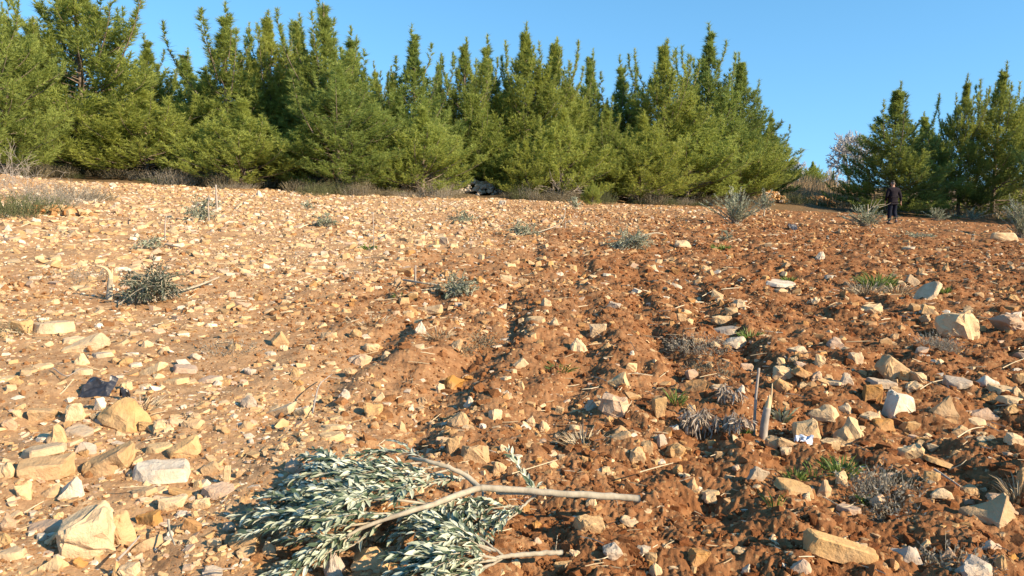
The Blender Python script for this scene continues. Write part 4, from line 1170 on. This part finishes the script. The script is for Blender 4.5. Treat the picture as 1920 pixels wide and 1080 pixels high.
cut_branch("smaller cut olive branch with silvery leaves at bottom edge, below the large one",
    [([(1054, 1036, .05), (1010, 1038, .06), (960, 1042, .07), (930, 1046, .08)], .011, .008),
     ([(945, 1044, .07), (925, 1028, .09), (905, 1012, .1), (880, 1000, .1)], .006, .003),
     ([(945, 1046, .07), (915, 1062, .05), (880, 1078, .03), (850, 1088, .02)], .005, .003),
     ([(1040, 1036, .05), (1043, 1022, .09), (1045, 1005, .12)], .003, .0015)],
    [[(930, 1034, .09), (892, 1019, .12), (852, 1014, .13), (812, 1016, .12), (776, 1022, .1)],
     [(905, 1016, .1), (868, 994, .12), (820, 989, .1), (784, 994, .08)],
     [(935, 1048, .08), (884, 1039, .13), (836, 1034, .14), (796, 1039, .11), (768, 1049, .08)],
     [(930, 1050, .08), (876, 1056, .12), (828, 1059, .12), (788, 1066, .1), (764, 1072, .07)],
     [(920, 1059, .07), (876, 1074, .1), (836, 1080, .1), (796, 1089, .08)],
     [(900, 1072, .05), (860, 1092, .07), (820, 1099, .07), (780, 1102, .05)],
     [(920, 1034, .1), (876, 1014, .13), (836, 1004, .12), (796, 1007, .1)],
     [(900, 1054, .1), (852, 1049, .14), (812, 1052, .13), (776, 1059, .09)],
     [(905, 1082, .05), (868, 1104, .06), (828, 1114, .05), (788, 1116, .04)]],
    52, .054, .0205, .60, 1.0, .058)

def far_branch(label, u0, v0, u1, v1, hgt, stem=None, seed=1, n=26, leafL=.07, mat="olive_far", cat="cut branch", width=.5, up=.0, pale=.45):
    """leafy bough lying on the field between two places of the photograph, with an optional bare stem"""
    rng = np.random.default_rng(seed)
    a = np.array(ground_at(u0, v0)); b = np.array(ground_at(u1, v1)); root = empty("olive_branch", (a + b) / 2)
    tag(root, label, cat, "cut olive branches lying on the field")
    off = (a + b) / 2; tb = Tubes(); out = []
    ax = (b - a); Lx = np.linalg.norm(ax); ax = ax / Lx
    if stem:
        pts = [np.array(ground_at(uu, vv)) + np.array([0, 0, l]) - off for uu, vv, l in stem]
        tb.add(smooth_path(pts, 16), np.linspace(.015, .009, 16), 7)
    for k in range(n):
        p = ax * Lx * rng.uniform(-.32, .32) + np.array([0, rng.normal(0, width * .15), .02])
        v = unit(rng.normal(0, 1, (1, 3)))[0]; v[2] = abs(v[2]) * .9 + up * .2; v = unit(v[None])[0] * rng.uniform(.6, 1.05)
        e = np.array([v[0] * Lx * .55, v[1] * width * .5, .03 + v[2] * hgt])
        q = smooth_path([p, (p + e) / 2 + np.array([0, 0, hgt * .16]) + rng.normal(0, .02, 3), e], 9)
        tb.add(q, np.linspace(.006, .0025, 9), 4); twig_leaves(q, rng, .026 * leafL / .05, leafL, None, pale, out, .6, .15, .15)
    link("stem", tb.mesh("stem", M["olive_bark"]), root)
    leaves_obj(out, rng, M[mat], root, .26)
    return root
far_branch("dark leaved olive bough lying as a round bush beside the broken sapling", 222, 568, 345, 562, .40, [(325, 556, .05), (365, 548, .06), (412, 536, .10)], 61, 95, .046, "olive_dark", width=1.0, up=.3, pale=.3)
far_branch("grey green olive bough with thin stem to its left, lying in mid field", 826, 560, 900, 560, .34, [(756, 536, .08), (790, 541, .07), (835, 548, .08)], 62, 55, .05, width=.45)
far_branch("olive bough whose curved bare stem points up to the right", 952, 446, 1012, 444, .36, [(1008, 442, .08), (1040, 434, .12), (1056, 428, .2), (1060, 426, .5)], 63, 40, .07, width=.5)
far_branch("dense olive bough with short bare stem on its right", 1142, 470, 1216, 468, .46, [(1205, 462, .25), (1230, 455, .22), (1250, 452, .15)], 64, 70, .07, width=.6)
far_branch("small silvery bough in front of the wood, left of centre", 843, 420, 890, 418, .36, None, 65, 24, .08)
far_branch("low silvery clump of olive leaves in the left far field", 592, 426, 632, 426, .34, None, 66, 26, .08)
far_branch("tiny grey bough nearest the wood, left half", 566, 394, 590, 394, .28, None, 67, 12, .08)
far_branch("pale olive bough behind a stone in the left far field", 352, 416, 394, 414, .50, None, 68, 34, .08, up=.4)
far_branch("small silvery clump beside the far thin stake at left", 382, 390, 412, 390, .32, None, 69, 14, .08)
far_branch("thin grey twiggy bough on pale stones behind the dark olive bough", 250, 468, 314, 466, .22, [(310, 464, .05), (340, 470, .05)], 70, 20, .06)
far_branch("pale sparse bough on the ground in front of the person", 1690, 446, 1738, 446, .20, None, 71, 20, .08)
far_branch("small wilted bough in front of the upright olive saplings", 1345, 452, 1380, 450, .25, None, 72, 16, .07)

def olive_bush(u, v, h, r, label, seed, n=40, leafL=.10, trunk=0.0, mat="olive_far", fork=False, name="olive_sapling"):
    rng = np.random.default_rng(seed); g = ground_at(u, v); root = empty(name, g); tag(root, label, "sapling")
    tb = Tubes(); out = []
    if trunk: tb.add([(0, 0, -.1), (0.02, 0, trunk * .5), (0.0, 0, trunk)], [.035, .03, .025], 7)
    for k in range(n):
        a = rng.uniform(0, 6.28); e = rng.uniform(.45, 1.45); l = h * rng.uniform(.45, 1.0) - trunk * .5
        p = np.array([rng.normal(0, r * .12), rng.normal(0, r * .12), trunk * rng.uniform(.6, 1)])
        d = np.array([math.cos(a) * math.cos(e) * r / h * 1.6, math.sin(a) * math.cos(e) * r / h * 1.6, math.sin(e)])
        q = smooth_path([p, p + d * l * .5, p + d * l + np.array([d[0] * .2, d[1] * .2, .0]) * l], 9)
        tb.add(q, np.linspace(.009, .003, 9), 4); twig_leaves(q, rng, .034, leafL, None, .55, out, .6, 0, .2)
    if fork:
        tb.add(smooth_path([(0, 0, 0), (.03, 0, h * .6), (.02, 0, h * 1.05)], 8), np.linspace(.035, .02, 8), 7)
        tb.add(smooth_path([(.03, 0, h * .75), (.35, .05, h * .98), (.75, .1, h * 1.05)], 10), np.linspace(.02, .008, 10), 6)
        for dx, dz in ((.35, 1.25), (.2, 1.3), (.55, 1.3), (.9, 1.12)):
            tb.add(smooth_path([(.03 + dx * .5, .03, h * .9), (.03 + dx * .85, .05, h * (dz - .1)), (.03 + dx, .05, h * dz)], 8), np.linspace(.010, .004, 8), 5)
    link("stem", tb.mesh("stem", M["olive_bark"]), root); leaves_obj(out, rng, M[mat], root, .26)
    return root
olive_bush(1377, 420, 1.30, .70, "tall bushy upright olive sapling left of the smaller one", 81, 55)
olive_bush(1432, 406, 1.05, .55, "smaller olive sapling with a thin pale stem, right of the bushy one", 82, 30, trunk=.45)
olive_bush(1624, 424, .80, .95, "broken olive sapling with a bare forked stem beside the person", 83, 46, fork=True)
olive_bush(1757, 414, .75, .5, "small upright olive sapling right of the person", 84, 30)
olive_bush(1822, 412, .75, .7, "grey olive shoots in the shade of the right pines", 85, 26)
olive_bush(1916, 446, 1.7, .7, "tall loose olive bush at the right edge of the field", 86, 60)
olive_bush(1080, 392, .55, .4, "tiny grey sapling at the field edge below the bare dead stems", 87, 14)

# broken sapling with torn bent top
def stub(u, v, pts, radii, label, name="tree_stump", cat="stump", mat="olive_bark", torn=None, k=1.0):
    g = ground_at(u, v); root = empty(name, g); tag(root, label, cat)
    tb = Tubes(); tb.add(smooth_path(pts, 14), np.interp(np.linspace(0, 1, 14), np.linspace(0, 1, len(radii)), radii), 8)
    link("stem", tb.mesh("stem", M[mat]), root)
    if torn:
        tt = Tubes()
        for q, r in torn: tt.add(smooth_path(q, 10), np.linspace(r[0], r[1], 10), 6)
        link("torn_wood", tt.mesh("torn_wood", M["torn_wood"]), root)
    return root
stub(205, 562, [(0, 0, -.08), (.01, 0, .10), (.03, 0, .22)], [.038, .030, .026], "broken sapling with its torn top bent over to the left, beside the dark olive bough", "broken_sapling", "sapling", "olive_bark",
     [([(.03, 0, .19), (.02, 0, .28), (-.03, 0, .33), (-.12, 0, .35)], (.024, .010)), ([(.03, .01, .19), (.04, .01, .26), (.05, .01, .32)], (.018, .004))])
stub(1430, 828, [(0, 0, -.06), (.005, 0, .10), (.02, 0, .22)], [.028, .025, .022], "splintered stump of a snapped sapling right of the wooden stake", "tree_stump", "stump", "grey_wood",
     [([(.015, 0, .17), (.025, 0, .25), (.03, 0, .30)], (.022, .004)), ([(.03, .005, .17), (.042, .005, .28), (.045, .005, .37)], (.010, .003)), ([(.005, .003, .15), (.012, .003, .22), (.012, 0, .26)], (.010, .003))])

STAKES = [
    (1413, 818, [(0, 0, -.1), (.004, 0, .25), (.016, 0, .44)], [.010, .009, .008], "thin upright wooden stake beside the splintered stump"),
    (407, 394, [(0, 0, -.1), (0, 0, .3), (0, 0, .62)], [.025, .025, .02], "thin stake standing far back in front of the bright front pine"),
    (392, 415, [(0, 0, -.1), (0, 0, .3), (.03, 0, .55)], [.015, .014, .01], "grey stick standing behind the pale olive bough at left"),
    (309, 452, [(0, 0, -.1), (.02, 0, .25), (.05, 0, .42)], [.014, .012, .008], "leaning grey stick on the pale stones at left"),
    (701, 466, [(0, 0, -.1), (0, 0, .35), (.0, 0, .62)], [.009, .008, .006], "thin dry stalk standing in the middle distance left of centre"),
    (779, 534, [(0, 0, -.05), (.0, 0, .15), (.005, 0, .24)], [.014, .012, .010], "short pale stick standing on the stem of the mid field bough"),
    (1060, 428, [(0, 0, -.05), (.0, 0, .15), (.01, 0, .22)], [.012, .010, .008], "short stick at the end of the curved bough stem"),
    (1832, 640, [(0, 0, -.02), (-.03, 0, .12), (-.045, 0, .27)], [.005, .004, .003], "thin leaning stalk right of the large pale boulder"),
]
for u_, v_, p_, r_, l_ in STAKES:
    g = ground_at(u_, v_); tb = Tubes(); tb.add(smooth_path(p_, 10), np.interp(np.linspace(0, 1, 10), [0, .5, 1], r_), 7)
    o = link("stake", tb.mesh("stake", M["grey_wood"])); o.location = g; tag(o, l_, "stake")

STICKS = [
    ([(1752, 880, .05), (1775, 895, .04), (1800, 912, .03)], .008, "weathered stick leaning on a tan stone at right", "grey_wood"),
    ([(316, 975, .04), (318, 995, .03), (328, 1022, .02)], .006, "pale bent twig right of the bottom left boulder", "olive_bark"),
    ([(220, 1050, .03), (240, 1030, .03), (262, 1005, .03)], .006, "dark thin stick beside the split boulder piece", "grey_wood"),
    ([(586, 775, .02), (592, 745, .05), (600, 720, .05), (622, 702, .03)], .006, "grey root bits sticking out of soil left of centre", "grey_wood"),
    ([(1795, 820, .05), (1820, 805, .06), (1845, 800, .05)], .005, "pale dry stalk across small stones at the right", "straw_wood"),
    ([(880, 850, .02), (905, 842, .03), (930, 848, .02)], .004, "thin dark stick behind the large cut branch", "grey_wood"),
    ([(960, 888, .04), (1000, 876, .05), (1045, 862, .04)], .004, "thin dry stalk behind the stem of the large cut branch", "straw_wood"),
    ([(1200, 885, .03), (1235, 875, .04), (1262, 868, .03)], .004, "thin straw stalk right of the cut end", "straw_wood"),
    ([(1780, 880, .05), (1800, 872, .10), (1812, 862, .13)], .003, "pale curved stalk rising above the weathered stick", "straw_wood"),
    ([(100, 690, .02), (125, 705, .03), (150, 690, .02)], .004, "thin twig lying left of the black plastic", "grey_wood"),
    ([(225, 914, .02), (250, 913, .02), (278, 911, .02)], .003, "straw stalk left of the layered slab", "straw_wood"),
    ([(380, 1075, .02), (410, 1068, .03), (440, 1066, .02)], .004, "thin dark root at the bottom edge left of the leaves", "grey_wood"),
    ([(1725, 730, .04), (1745, 718, .06), (1768, 712, .04)], .005, "dry twig right of the tall tilted tan rock", "straw_wood"),
    ([(1880, 690, .03), (1900, 680, .06), (1922, 672, .06)], .005, "pale dry stalks at the right edge", "straw_wood"),
    ([(1545, 932, .03), (1580, 950, .03), (1600, 945, .02)], .003, "straw stalk in front of green grass at front right", "straw_wood"),
]
M["straw_wood"] = mat_bark("straw_wood", (.42, .33, .20), (.60, .50, .33), 30, .002)
for pts, r_, lab, mt in STICKS:
    P = smooth_path([fieldpt(*q) for q in pts], 12); o0 = P[0].copy(); tb = Tubes(); tb.add(P - o0, np.linspace(r_, r_ * .55, 12), 6)
    o = link("stick", tb.mesh("stick", M[mt])); o.location = o0; tag(o, lab, "stick")

# ---------------------------------------------------------------- grass tufts, dry weeds
def grass_tuft(u, v, r, h, n, label, seed, mat="grass", w=.004, lean=.55, name="grass_tuft", cat="grass tuft", curl=.6):
    rng = np.random.default_rng(seed); g = ground_at(u, v)
    a = rng.uniform(0, 6.28, n); q = r * np.sqrt(rng.random(n)) * .6
    b = np.stack([np.cos(a) * q, np.sin(a) * q, np.zeros(n) - .01], -1)
    d = unit(np.stack([np.cos(a) * lean * rng.uniform(.1, 1.3, n), np.sin(a) * lean * rng.uniform(.1, 1.3, n), np.ones(n)], -1) + rng.normal(0, .18, (n, 3)))
    L = h * rng.uniform(.5, 1.15, n)[:, None]; out = np.stack([np.cos(a), np.sin(a), np.zeros(n)], -1)
    s = unit(np.cross(d, rng.normal(0, 1, (n, 3)))) * w
    m1 = b + d * L * .45; m2 = m1 + unit(d + out * curl * .5) * L * .35; e = m2 + unit(d + out * curl * 1.3 - np.array([0, 0, .5 * curl])) * L * .3
    V = np.stack([b - s * .7, b + s * .7, m1 - s, m1 + s, m2 - s * .8, m2 + s * .8, e], 1).reshape(-1, 3)
    i = (np.arange(n) * 7)[:, None, None]
    F = (np.array([[0, 1, 3], [0, 3, 2], [2, 3, 5], [2, 5, 4], [4, 5, 6]])[None] + i).reshape(-1, 3)
    o = link(name, mesh_np(name, V, F, M[mat], tone=np.repeat(rng.random(n), 5))); o.location = g; tag(o, label, cat); return o
grass_tuft(1645, 546, .30, .32, 260, "bright green grass tuft left of the leaning slab", 1, w=.007)
grass_tuft(1625, 550, .35, .22, 160, "dry straw grass around the left of the bright green tuft", 2, "straw", .005, 1.2)
grass_tuft(1682, 550, .30, .22, 120, "dry straw grass between the green tuft and the leaning slab", 3, "straw", .005, 1.2)
grass_tuft(1768, 549, .14, .12, 70, "small green tuft right of the leaning slab", 4, w=.006)
grass_tuft(1352, 468, .28, .14, 110, "low green weed patch in the middle distance, right of centre", 5, w=.012, lean=1.2)
grass_tuft(1404, 638, .13, .13, 80, "small green tuft right of the grey weed patch", 6, w=.005)
grass_tuft(1478, 528, .16, .11, 60, "dull green tuft behind the long whitish slab", 7, w=.007)
grass_tuft(1578, 892, .10, .125, 90, "fresh green grass tuft at front right, beside a rounded stone", 8, w=.0042, lean=.8)
grass_tuft(1492, 900, .08, .075, 80, "small green grass behind the flat tan slab at front right", 9, w=.0035)
grass_tuft(1535, 890, .10, .09, 40, "sparse green blades left of the fresh green tuft", 10, w=.0035, lean=1.1)
grass_tuft(1626, 944, .05, .06, 26, "small leafy green weed below the fresh green tuft", 11, w=.008, lean=1.1)
grass_tuft(692, 468, .2, .12, 50, "small green weed beside the thin dry stalk", 12, w=.012, lean=1.1)
grass_tuft(1390, 815, .07, .08, 50, "green weed at the foot of the wooden stake", 13, w=.006, lean=1.0)
grass_tuft(1465, 790, .06, .13, 40, "grey green olive sprout right of the splintered stump", 14, "olive_far", .007, .8)
grass_tuft(1050, 694, .12, .10, 46, "flattened green grass blades left of the bright cream block", 15, w=.004, lean=2.0)
grass_tuft(1268, 756, .08, .12, 40, "thin green blades left of the rusty block", 16, w=.0032)
grass_tuft(748, 558, .08, .08, 26, "tiny green weed left of the mid field bough", 17, w=.006, lean=1.1)
grass_tuft(1455, 960, .04, .13, 14, "thin green stalks left of a small stone at front right", 18, w=.003, lean=.4)
grass_tuft(1095, 832, .16, .11, 170, "pale straw tuft behind the cut end of the large branch", 20, "straw", .0028, 1.4)
grass_tuft(1908, 935, .07, .14, 50, "pale dry grass at the right edge near a tan stone", 21, "straw", .003, .7)
grass_tuft(690, 605, .30, .09, 170, "flattened dry grass patch left of the whitish pyramid stone", 22, "straw", .003, 2.2)
grass_tuft(820, 632, .16, .10, 120, "grey dry weed in front of the whitish pyramid stone", 23, "straw", .003, 1.6)
grass_tuft(265, 762, .16, .09, 150, "dry grass wisps right of the black plastic", 24, "straw", .003, 1.8)

def weed_tangle(u, v, r, h, n, label, seed, mat="scrub_grey", leaf=.02, tr=.0016):
    g = ground_at(u, v); o = link("weed", scrub_mesh(seed, r, h, n, M[mat], leaf, tr, .15, 5)); o.location = g; tag(o, label, "weed"); return o
weed_tangle(1310, 650, .36, .14, 320, "wide patch of grey dry weed left of the stacked pale slabs", 41)
weed_tangle(1330, 700, .2, .12, 170, "brown dry weed knot behind the rusty block", 42, "scrub")
weed_tangle(1757, 655, .15, .20, 320, "round grey weed at the foot of the large pale boulder", 43)
weed_tangle(1655, 925, .20, .14, 300, "tangle of grey twigs in front of the fresh green tuft", 44)
weed_tangle(1690, 972, .17, .09, 200, "second grey twig tangle further right and lower", 45)
weed_tangle(28, 625, .3, .16, 220, "dull dry weed at the left edge of the field", 46, "scrub")
weed_tangle(898, 640, .2, .1, 140, "dry weed in the furrow right of the whitish pyramid stone", 47, "scrub")
weed_tangle(1800, 1060, .14, .1, 120, "pale twigs over the lichen covered rock", 48)
weed_tangle(428, 655, .26, .1, 140, "grey weed scraps among pale stones left of centre", 49)
weed_tangle(868, 660, .1, .1, 80, "dry weed at the foot of a cream pointed stone", 50, "scrub")
weed_tangle(150, 520, .5, .2, 150, "faint grey weed left of the broken sapling", 51)

# drooping dry leaves on a dead bough
def dry_leaves(u, v, label, seed, n, spread, h):
    rng = np.random.default_rng(seed); g = np.array(ground_at(u, v)); root = empty("dead_branch", g); tag(root, label, "dead branch", "withered leafy boughs by the stake")
    tb = Tubes(); out = []
    for k in range(n):
        x = rng.uniform(-spread, spread); y = rng.normal(0, .05)
        q = smooth_path([(x * .4, y, .02), (x * .8, y + .02, h * rng.uniform(.6, 1.0)), (x + rng.normal(0, .03), y, h * rng.uniform(.4, .7))], 8)
        tb.add(q, np.linspace(.003, .0012, 8), 4); twig_leaves(q, rng, .020, .07, None, .5, out, .5, 1.3, .35)
    link("stem", tb.mesh("stem", M["grey_wood"]), root); leaves_obj(out, rng, M["dry_leaf"], root, .17)
dry_leaves(1318, 828, "withered bough with drooping grey brown leaves left of the stake", 91, 16, .16, .20)
dry_leaves(1372, 815, "smaller withered bough with hanging leaves just left of the stake", 92, 9, .07, .16)
dry_leaves(1362, 762, "thin withered leaves hanging behind the stake", 93, 7, .07, .15)

# ---------------------------------------------------------------- litter: black and white plastic
def plastic(u, v, w, d, h, label, mat, seed, notch=True, roll=0, tilt=0, name="plastic_sheet", cat="plastic litter"):
    """a creased sheet: flat panels between sharp folds, ragged edge"""
    g = ground_at(u, v); rng = np.random.default_rng(seed)
    bm = bmesh.new(); nx, ny = 26, 18; vs = {}
    folds = [(rng.uniform(-.6, .6), rng.uniform(.6, 1.0), rng.uniform(0, 1.2), rng.uniform(.14, .32), rng.uniform(.25, .6)) for _ in range(6)]
    for i in range(nx):
        for j in range(ny):
            a, b = i / (nx - 1), j / (ny - 1)
            if notch and .50 < a < .84 and b > .70: continue
            if not notch and math.hypot((a - .5) * 1.1, b - .5) > .5 + .12 * mnoise.noise(Vector((a * 4, b * 4, seed))): continue
            x = (a - .5) * w + .03 * w * mnoise.noise(Vector((b * 4, seed, a))); y = (b - .5) * d + .07 * d * mnoise.noise(Vector((a * 5, b, seed + 4)))
            z = .25 * h
            for ca, cb, c0, wd, amp in folds:
                q = (a * ca + b * cb - c0) / wd
                z += h * amp * max(0, 1 - abs(q))
            z += h * .25 * mnoise.noise(Vector((a * 6, b * 6, seed))) 
            edge = min(a, 1 - a, b * .8)
            z *= min(1, .15 + edge * 6)
            vs[i, j] = bm.verts.new((x, y, max(z, .003)))
    for i in range(nx - 1):
        for j in range(ny - 1):
            k = [(i, j), (i + 1, j), (i + 1, j + 1), (i, j + 1)]
            if all(q in vs for q in k):
                bm.faces.new([vs[k[0]], vs[k[1]], vs[k[2]]]); bm.faces.new([vs[k[0]], vs[k[2]], vs[k[3]]])
    for q in [q for q in bm.verts if not q.link_faces]: bm.verts.remove(q)
    me = bpy.data.meshes.new(name); bm.to_mesh(me); bm.free(); me.materials.append(M[mat])
    o = link(name, me); o.location = g + Vector((0, d * .4 * math.cos(math.radians(tilt)), .5 * d * math.sin(math.radians(tilt)))); o.rotation_euler = (math.radians(tilt), math.radians(-roll), rng.uniform(-.1, .1))
    sm = o.modifiers.new("thickness", 'SOLIDIFY'); sm.thickness = .003
    tag(o, label, cat); return o
plastic(177, 744, .21, .16, .045, "crumpled black plastic sheet with a notch, among pale stones at left", "black_plastic", 3, roll=3, tilt=30)
plastic(1488, 432, .42, .35, .13, "small black plastic scrap lying far back, right of the saplings", "black_plastic", 8, notch=False)
plastic(1512, 836, .13, .09, .045, "crumpled white and blue plastic scrap against a tan stone", "white_plastic", 5, notch=False)
plastic(232, 752, .07, .05, .05, "tiny black plastic bit right of the black sheet", "black_plastic", 6, notch=False)
plastic(1518, 838, .05, .03, .03, "scrap of dark plastic film on the white and blue one", "black_plastic", 7, notch=False)

# ---------------------------------------------------------------- the person walking away
def skin_mesh(name, verts, edges, radii, mat, root=0, sub=2):
    me = bpy.data.meshes.new(name + "_skeleton"); me.from_pydata([Vector(v) for v in verts], edges, [])
    o = bpy.data.objects.new(name + "_skeleton", me); COL.objects.link(o)
    sk = o.modifiers.new("skin", 'SKIN'); sk.use_smooth_shade = True
    ss = o.modifiers.new("sub", 'SUBSURF'); ss.levels = sub; ss.render_levels = sub
    lay = me.skin_vertices[0].data
    for i, r in enumerate(radii):
        lay[i].radius = r if isinstance(r, tuple) else (r, r); lay[i].use_root = (i == root)
    dg = bpy.context.evaluated_depsgraph_get(); dg.update()
    res = bpy.data.meshes.new_from_object(o.evaluated_get(dg)); res.name = name
    bpy.data.objects.remove(o); bpy.data.meshes.remove(me)
    res.materials.clear(); res.materials.append(mat)
    for p in res.polygons: p.use_smooth = True
    return res

def build_person():
    g = ground_at(1672, 419)
    root = empty("person", g, math.radians(4)); tag(root, "person seen from behind in dark jacket, navy trousers and cap, walking away", "person")
    # facing +Y (away); x right
    J = dict(pel=(0, 0, .93), wai=(0, .01, 1.08), che=(0, .03, 1.30), nek0=(0, .05, 1.46), nek=(0, .07, 1.53), hd0=(0, .10, 1.60), hd1=(0, .11, 1.70), hd2=(0, .10, 1.755),
             shl=(-.19, .04, 1.43), ell=(-.27, .03, 1.16), wrl=(-.24, .16, .95), shr=(.19, .04, 1.43), elr=(.29, -.03, 1.17), wrr=(.33, -.02, .92),
             hil=(-.10, 0, .90), knl=(-.11, .03, .49), anl=(-.11, .02, .09), tol=(-.115, .17, .035), hir=(.10, 0, .90), knr=(.11, .06, .50), anr=(.115, -.13, .16), tor=(.12, -.02, .03))
    rad = dict(pel=(.15, .12), wai=(.145, .115), che=(.155, .115), nek0=(.08, .075), nek=.056, hd0=(.068, .078), hd1=(.076, .094), hd2=(.055, .07), shl=.065, ell=.044, wrl=.028, shr=.065, elr=.044, wrr=.028,
               hil=.085, knl=.058, anl=.038, tol=.032, hir=.085, knr=.058, anr=.038, tor=.032)
    keys = list(J); ix = {k: i for i, k in enumerate(keys)}
    V = [J[k] for k in keys]; Rd = [rad[k] for k in keys]
    E = [('pel', 'wai'), ('wai', 'che'), ('che', 'nek0'), ('nek0', 'nek'), ('nek', 'hd0'), ('hd0', 'hd1'), ('hd1', 'hd2'), ('nek0', 'shl'), ('shl', 'ell'), ('ell', 'wrl'), ('nek0', 'shr'), ('shr', 'elr'), ('elr', 'wrr'),
         ('pel', 'hil'), ('hil', 'knl'), ('knl', 'anl'), ('anl', 'tol'), ('pel', 'hir'), ('hir', 'knr'), ('knr', 'anr'), ('anr', 'tor')]
    E = [(ix[a], ix[b]) for a, b in E]
    # hands: palm and five curled fingers each
    for wr, d in (('wrr', Vector((.04, .03, -.98))), ('wrl', Vector((.05, .25, -.9)))):
        w = Vector(J[wr]); d = d.normalized(); side = Vector((0, 1, 0)) - d * d.y; side.normalize(); nrm = d.cross(side)
        pi = len(V); V.append(tuple(w + d * .055)); Rd.append((.022, .034)); E.append((ix[wr], pi))
        p2 = len(V); V.append(tuple(w + d * .095)); Rd.append((.016, .036)); E.append((pi, p2))
        for f, (o, L) in enumerate(((.030, .070), (.010, .080), (-.010, .074), (-.029, .058))):
            a = len(V); V.append(tuple(w + d * .105 + side * o)); Rd.append(.0095); E.append((p2, a))
            b = len(V); V.append(tuple(w + d * (.105 + L * .5) + side * o + nrm * .008)); Rd.append(.0088); E.append((a, b))
            c = len(V); V.append(tuple(w + d * (.105 + L * .85) + side * o + nrm * .030)); Rd.append(.008); E.append((b, c))
        a = len(V); V.append(tuple(w + d * .065 + side * .045 + nrm * .01)); Rd.append(.011); E.append((pi, a))
        b = len(V); V.append(tuple(w + d * .105 + side * .058 + nrm * .022)); Rd.append(.0095); E.append((a, b))
    # nose and ears belong to the head
    hi = ix['hd1']
    for p, r in (((0, .215, 1.675), .012), ((.083, .09, 1.675), .016), ((-.083, .09, 1.675), .016)):
        a = len(V); V.append(p); Rd.append(r); E.append((hi, a))
    link("body", skin_mesh("body", V, E, Rd, M["skin"]), root)
    # jacket
    jk = ['hem', 'wai', 'che', 'nek0', 'col', 'shl', 'ell', 'wrl', 'shr', 'elr', 'wrr', 'hem2']
    JP = dict(J); JP.update(hem=(0, 0, .98), hem2=(0, 0, .90), col=(0, .065, 1.52))
    JR = dict(hem=(.195, .15), hem2=(.19, .15), wai=(.195, .155), che=(.205, .15), nek0=(.115, .10), col=.075, shl=.092, ell=.068, wrl=.046, shr=.092, elr=.068, wrr=.046)
    jx = {k: i for i, k in enumerate(jk)}
    JE = [('hem2', 'hem'), ('hem', 'wai'), ('wai', 'che'), ('che', 'nek0'), ('nek0', 'col'), ('nek0', 'shl'), ('shl', 'ell'), ('ell', 'wrl'), ('nek0', 'shr'), ('shr', 'elr'), ('elr', 'wrr')]
    link("jacket", skin_mesh("jacket", [JP[k] for k in jk], [(jx[a], jx[b]) for a, b in JE], [JR[k] for k in jk], M["jacket"], root=0), root)
    tk = ['top', 'pel', 'hil', 'knl', 'cul', 'hir', 'knr', 'cur']
    TP = dict(J); TP.update(top=(0, 0, 1.0), cul=(-.11, .02, .09), cur=(.115, -.115, .17))
    TR = dict(top=(.17, .14), pel=(.175, .15), hil=.118, knl=.092, cul=.078, hir=.118, knr=.092, cur=.078)
    tx = {k: i for i, k in enumerate(tk)}
    TE = [('top', 'pel'), ('pel', 'hil'), ('hil', 'knl'), ('knl', 'cul'), ('pel', 'hir'), ('hir', 'knr'), ('knr', 'cur')]
    link("trousers", skin_mesh("trousers", [TP[k] for k in tk], [(tx[a], tx[b]) for a, b in TE], [TR[k] for k in tk], M["trousers"], root=1), root)
    for a, b, c in (((-.11, -.03, .055), (-.112, .08, .05), (-.115, .20, .035)), ((.115, -.17, .14), (.118, -.10, .075), (.12, -.01, .03))):
        link("shoe", skin_mesh("shoe", [a, b, c], [(0, 1), (1, 2)], [.048, .05, .04], M["shoe"]), root)
    link("hair", skin_mesh("hair", [(0, .055, 1.60), (0, .07, 1.69), (0, .09, 1.74)], [(0, 1), (1, 2)], [(.066, .05), (.078, .074), (.07, .07)], M["hair"]), root)
    link("cap", skin_mesh("cap", [(0, .085, 1.735), (0, .10, 1.775), (0, .19, 1.735)], [(0, 1), (1, 2)], [(.084, .094), (.062, .07), (.062, .012)], M["cap"]), root)
build_person()
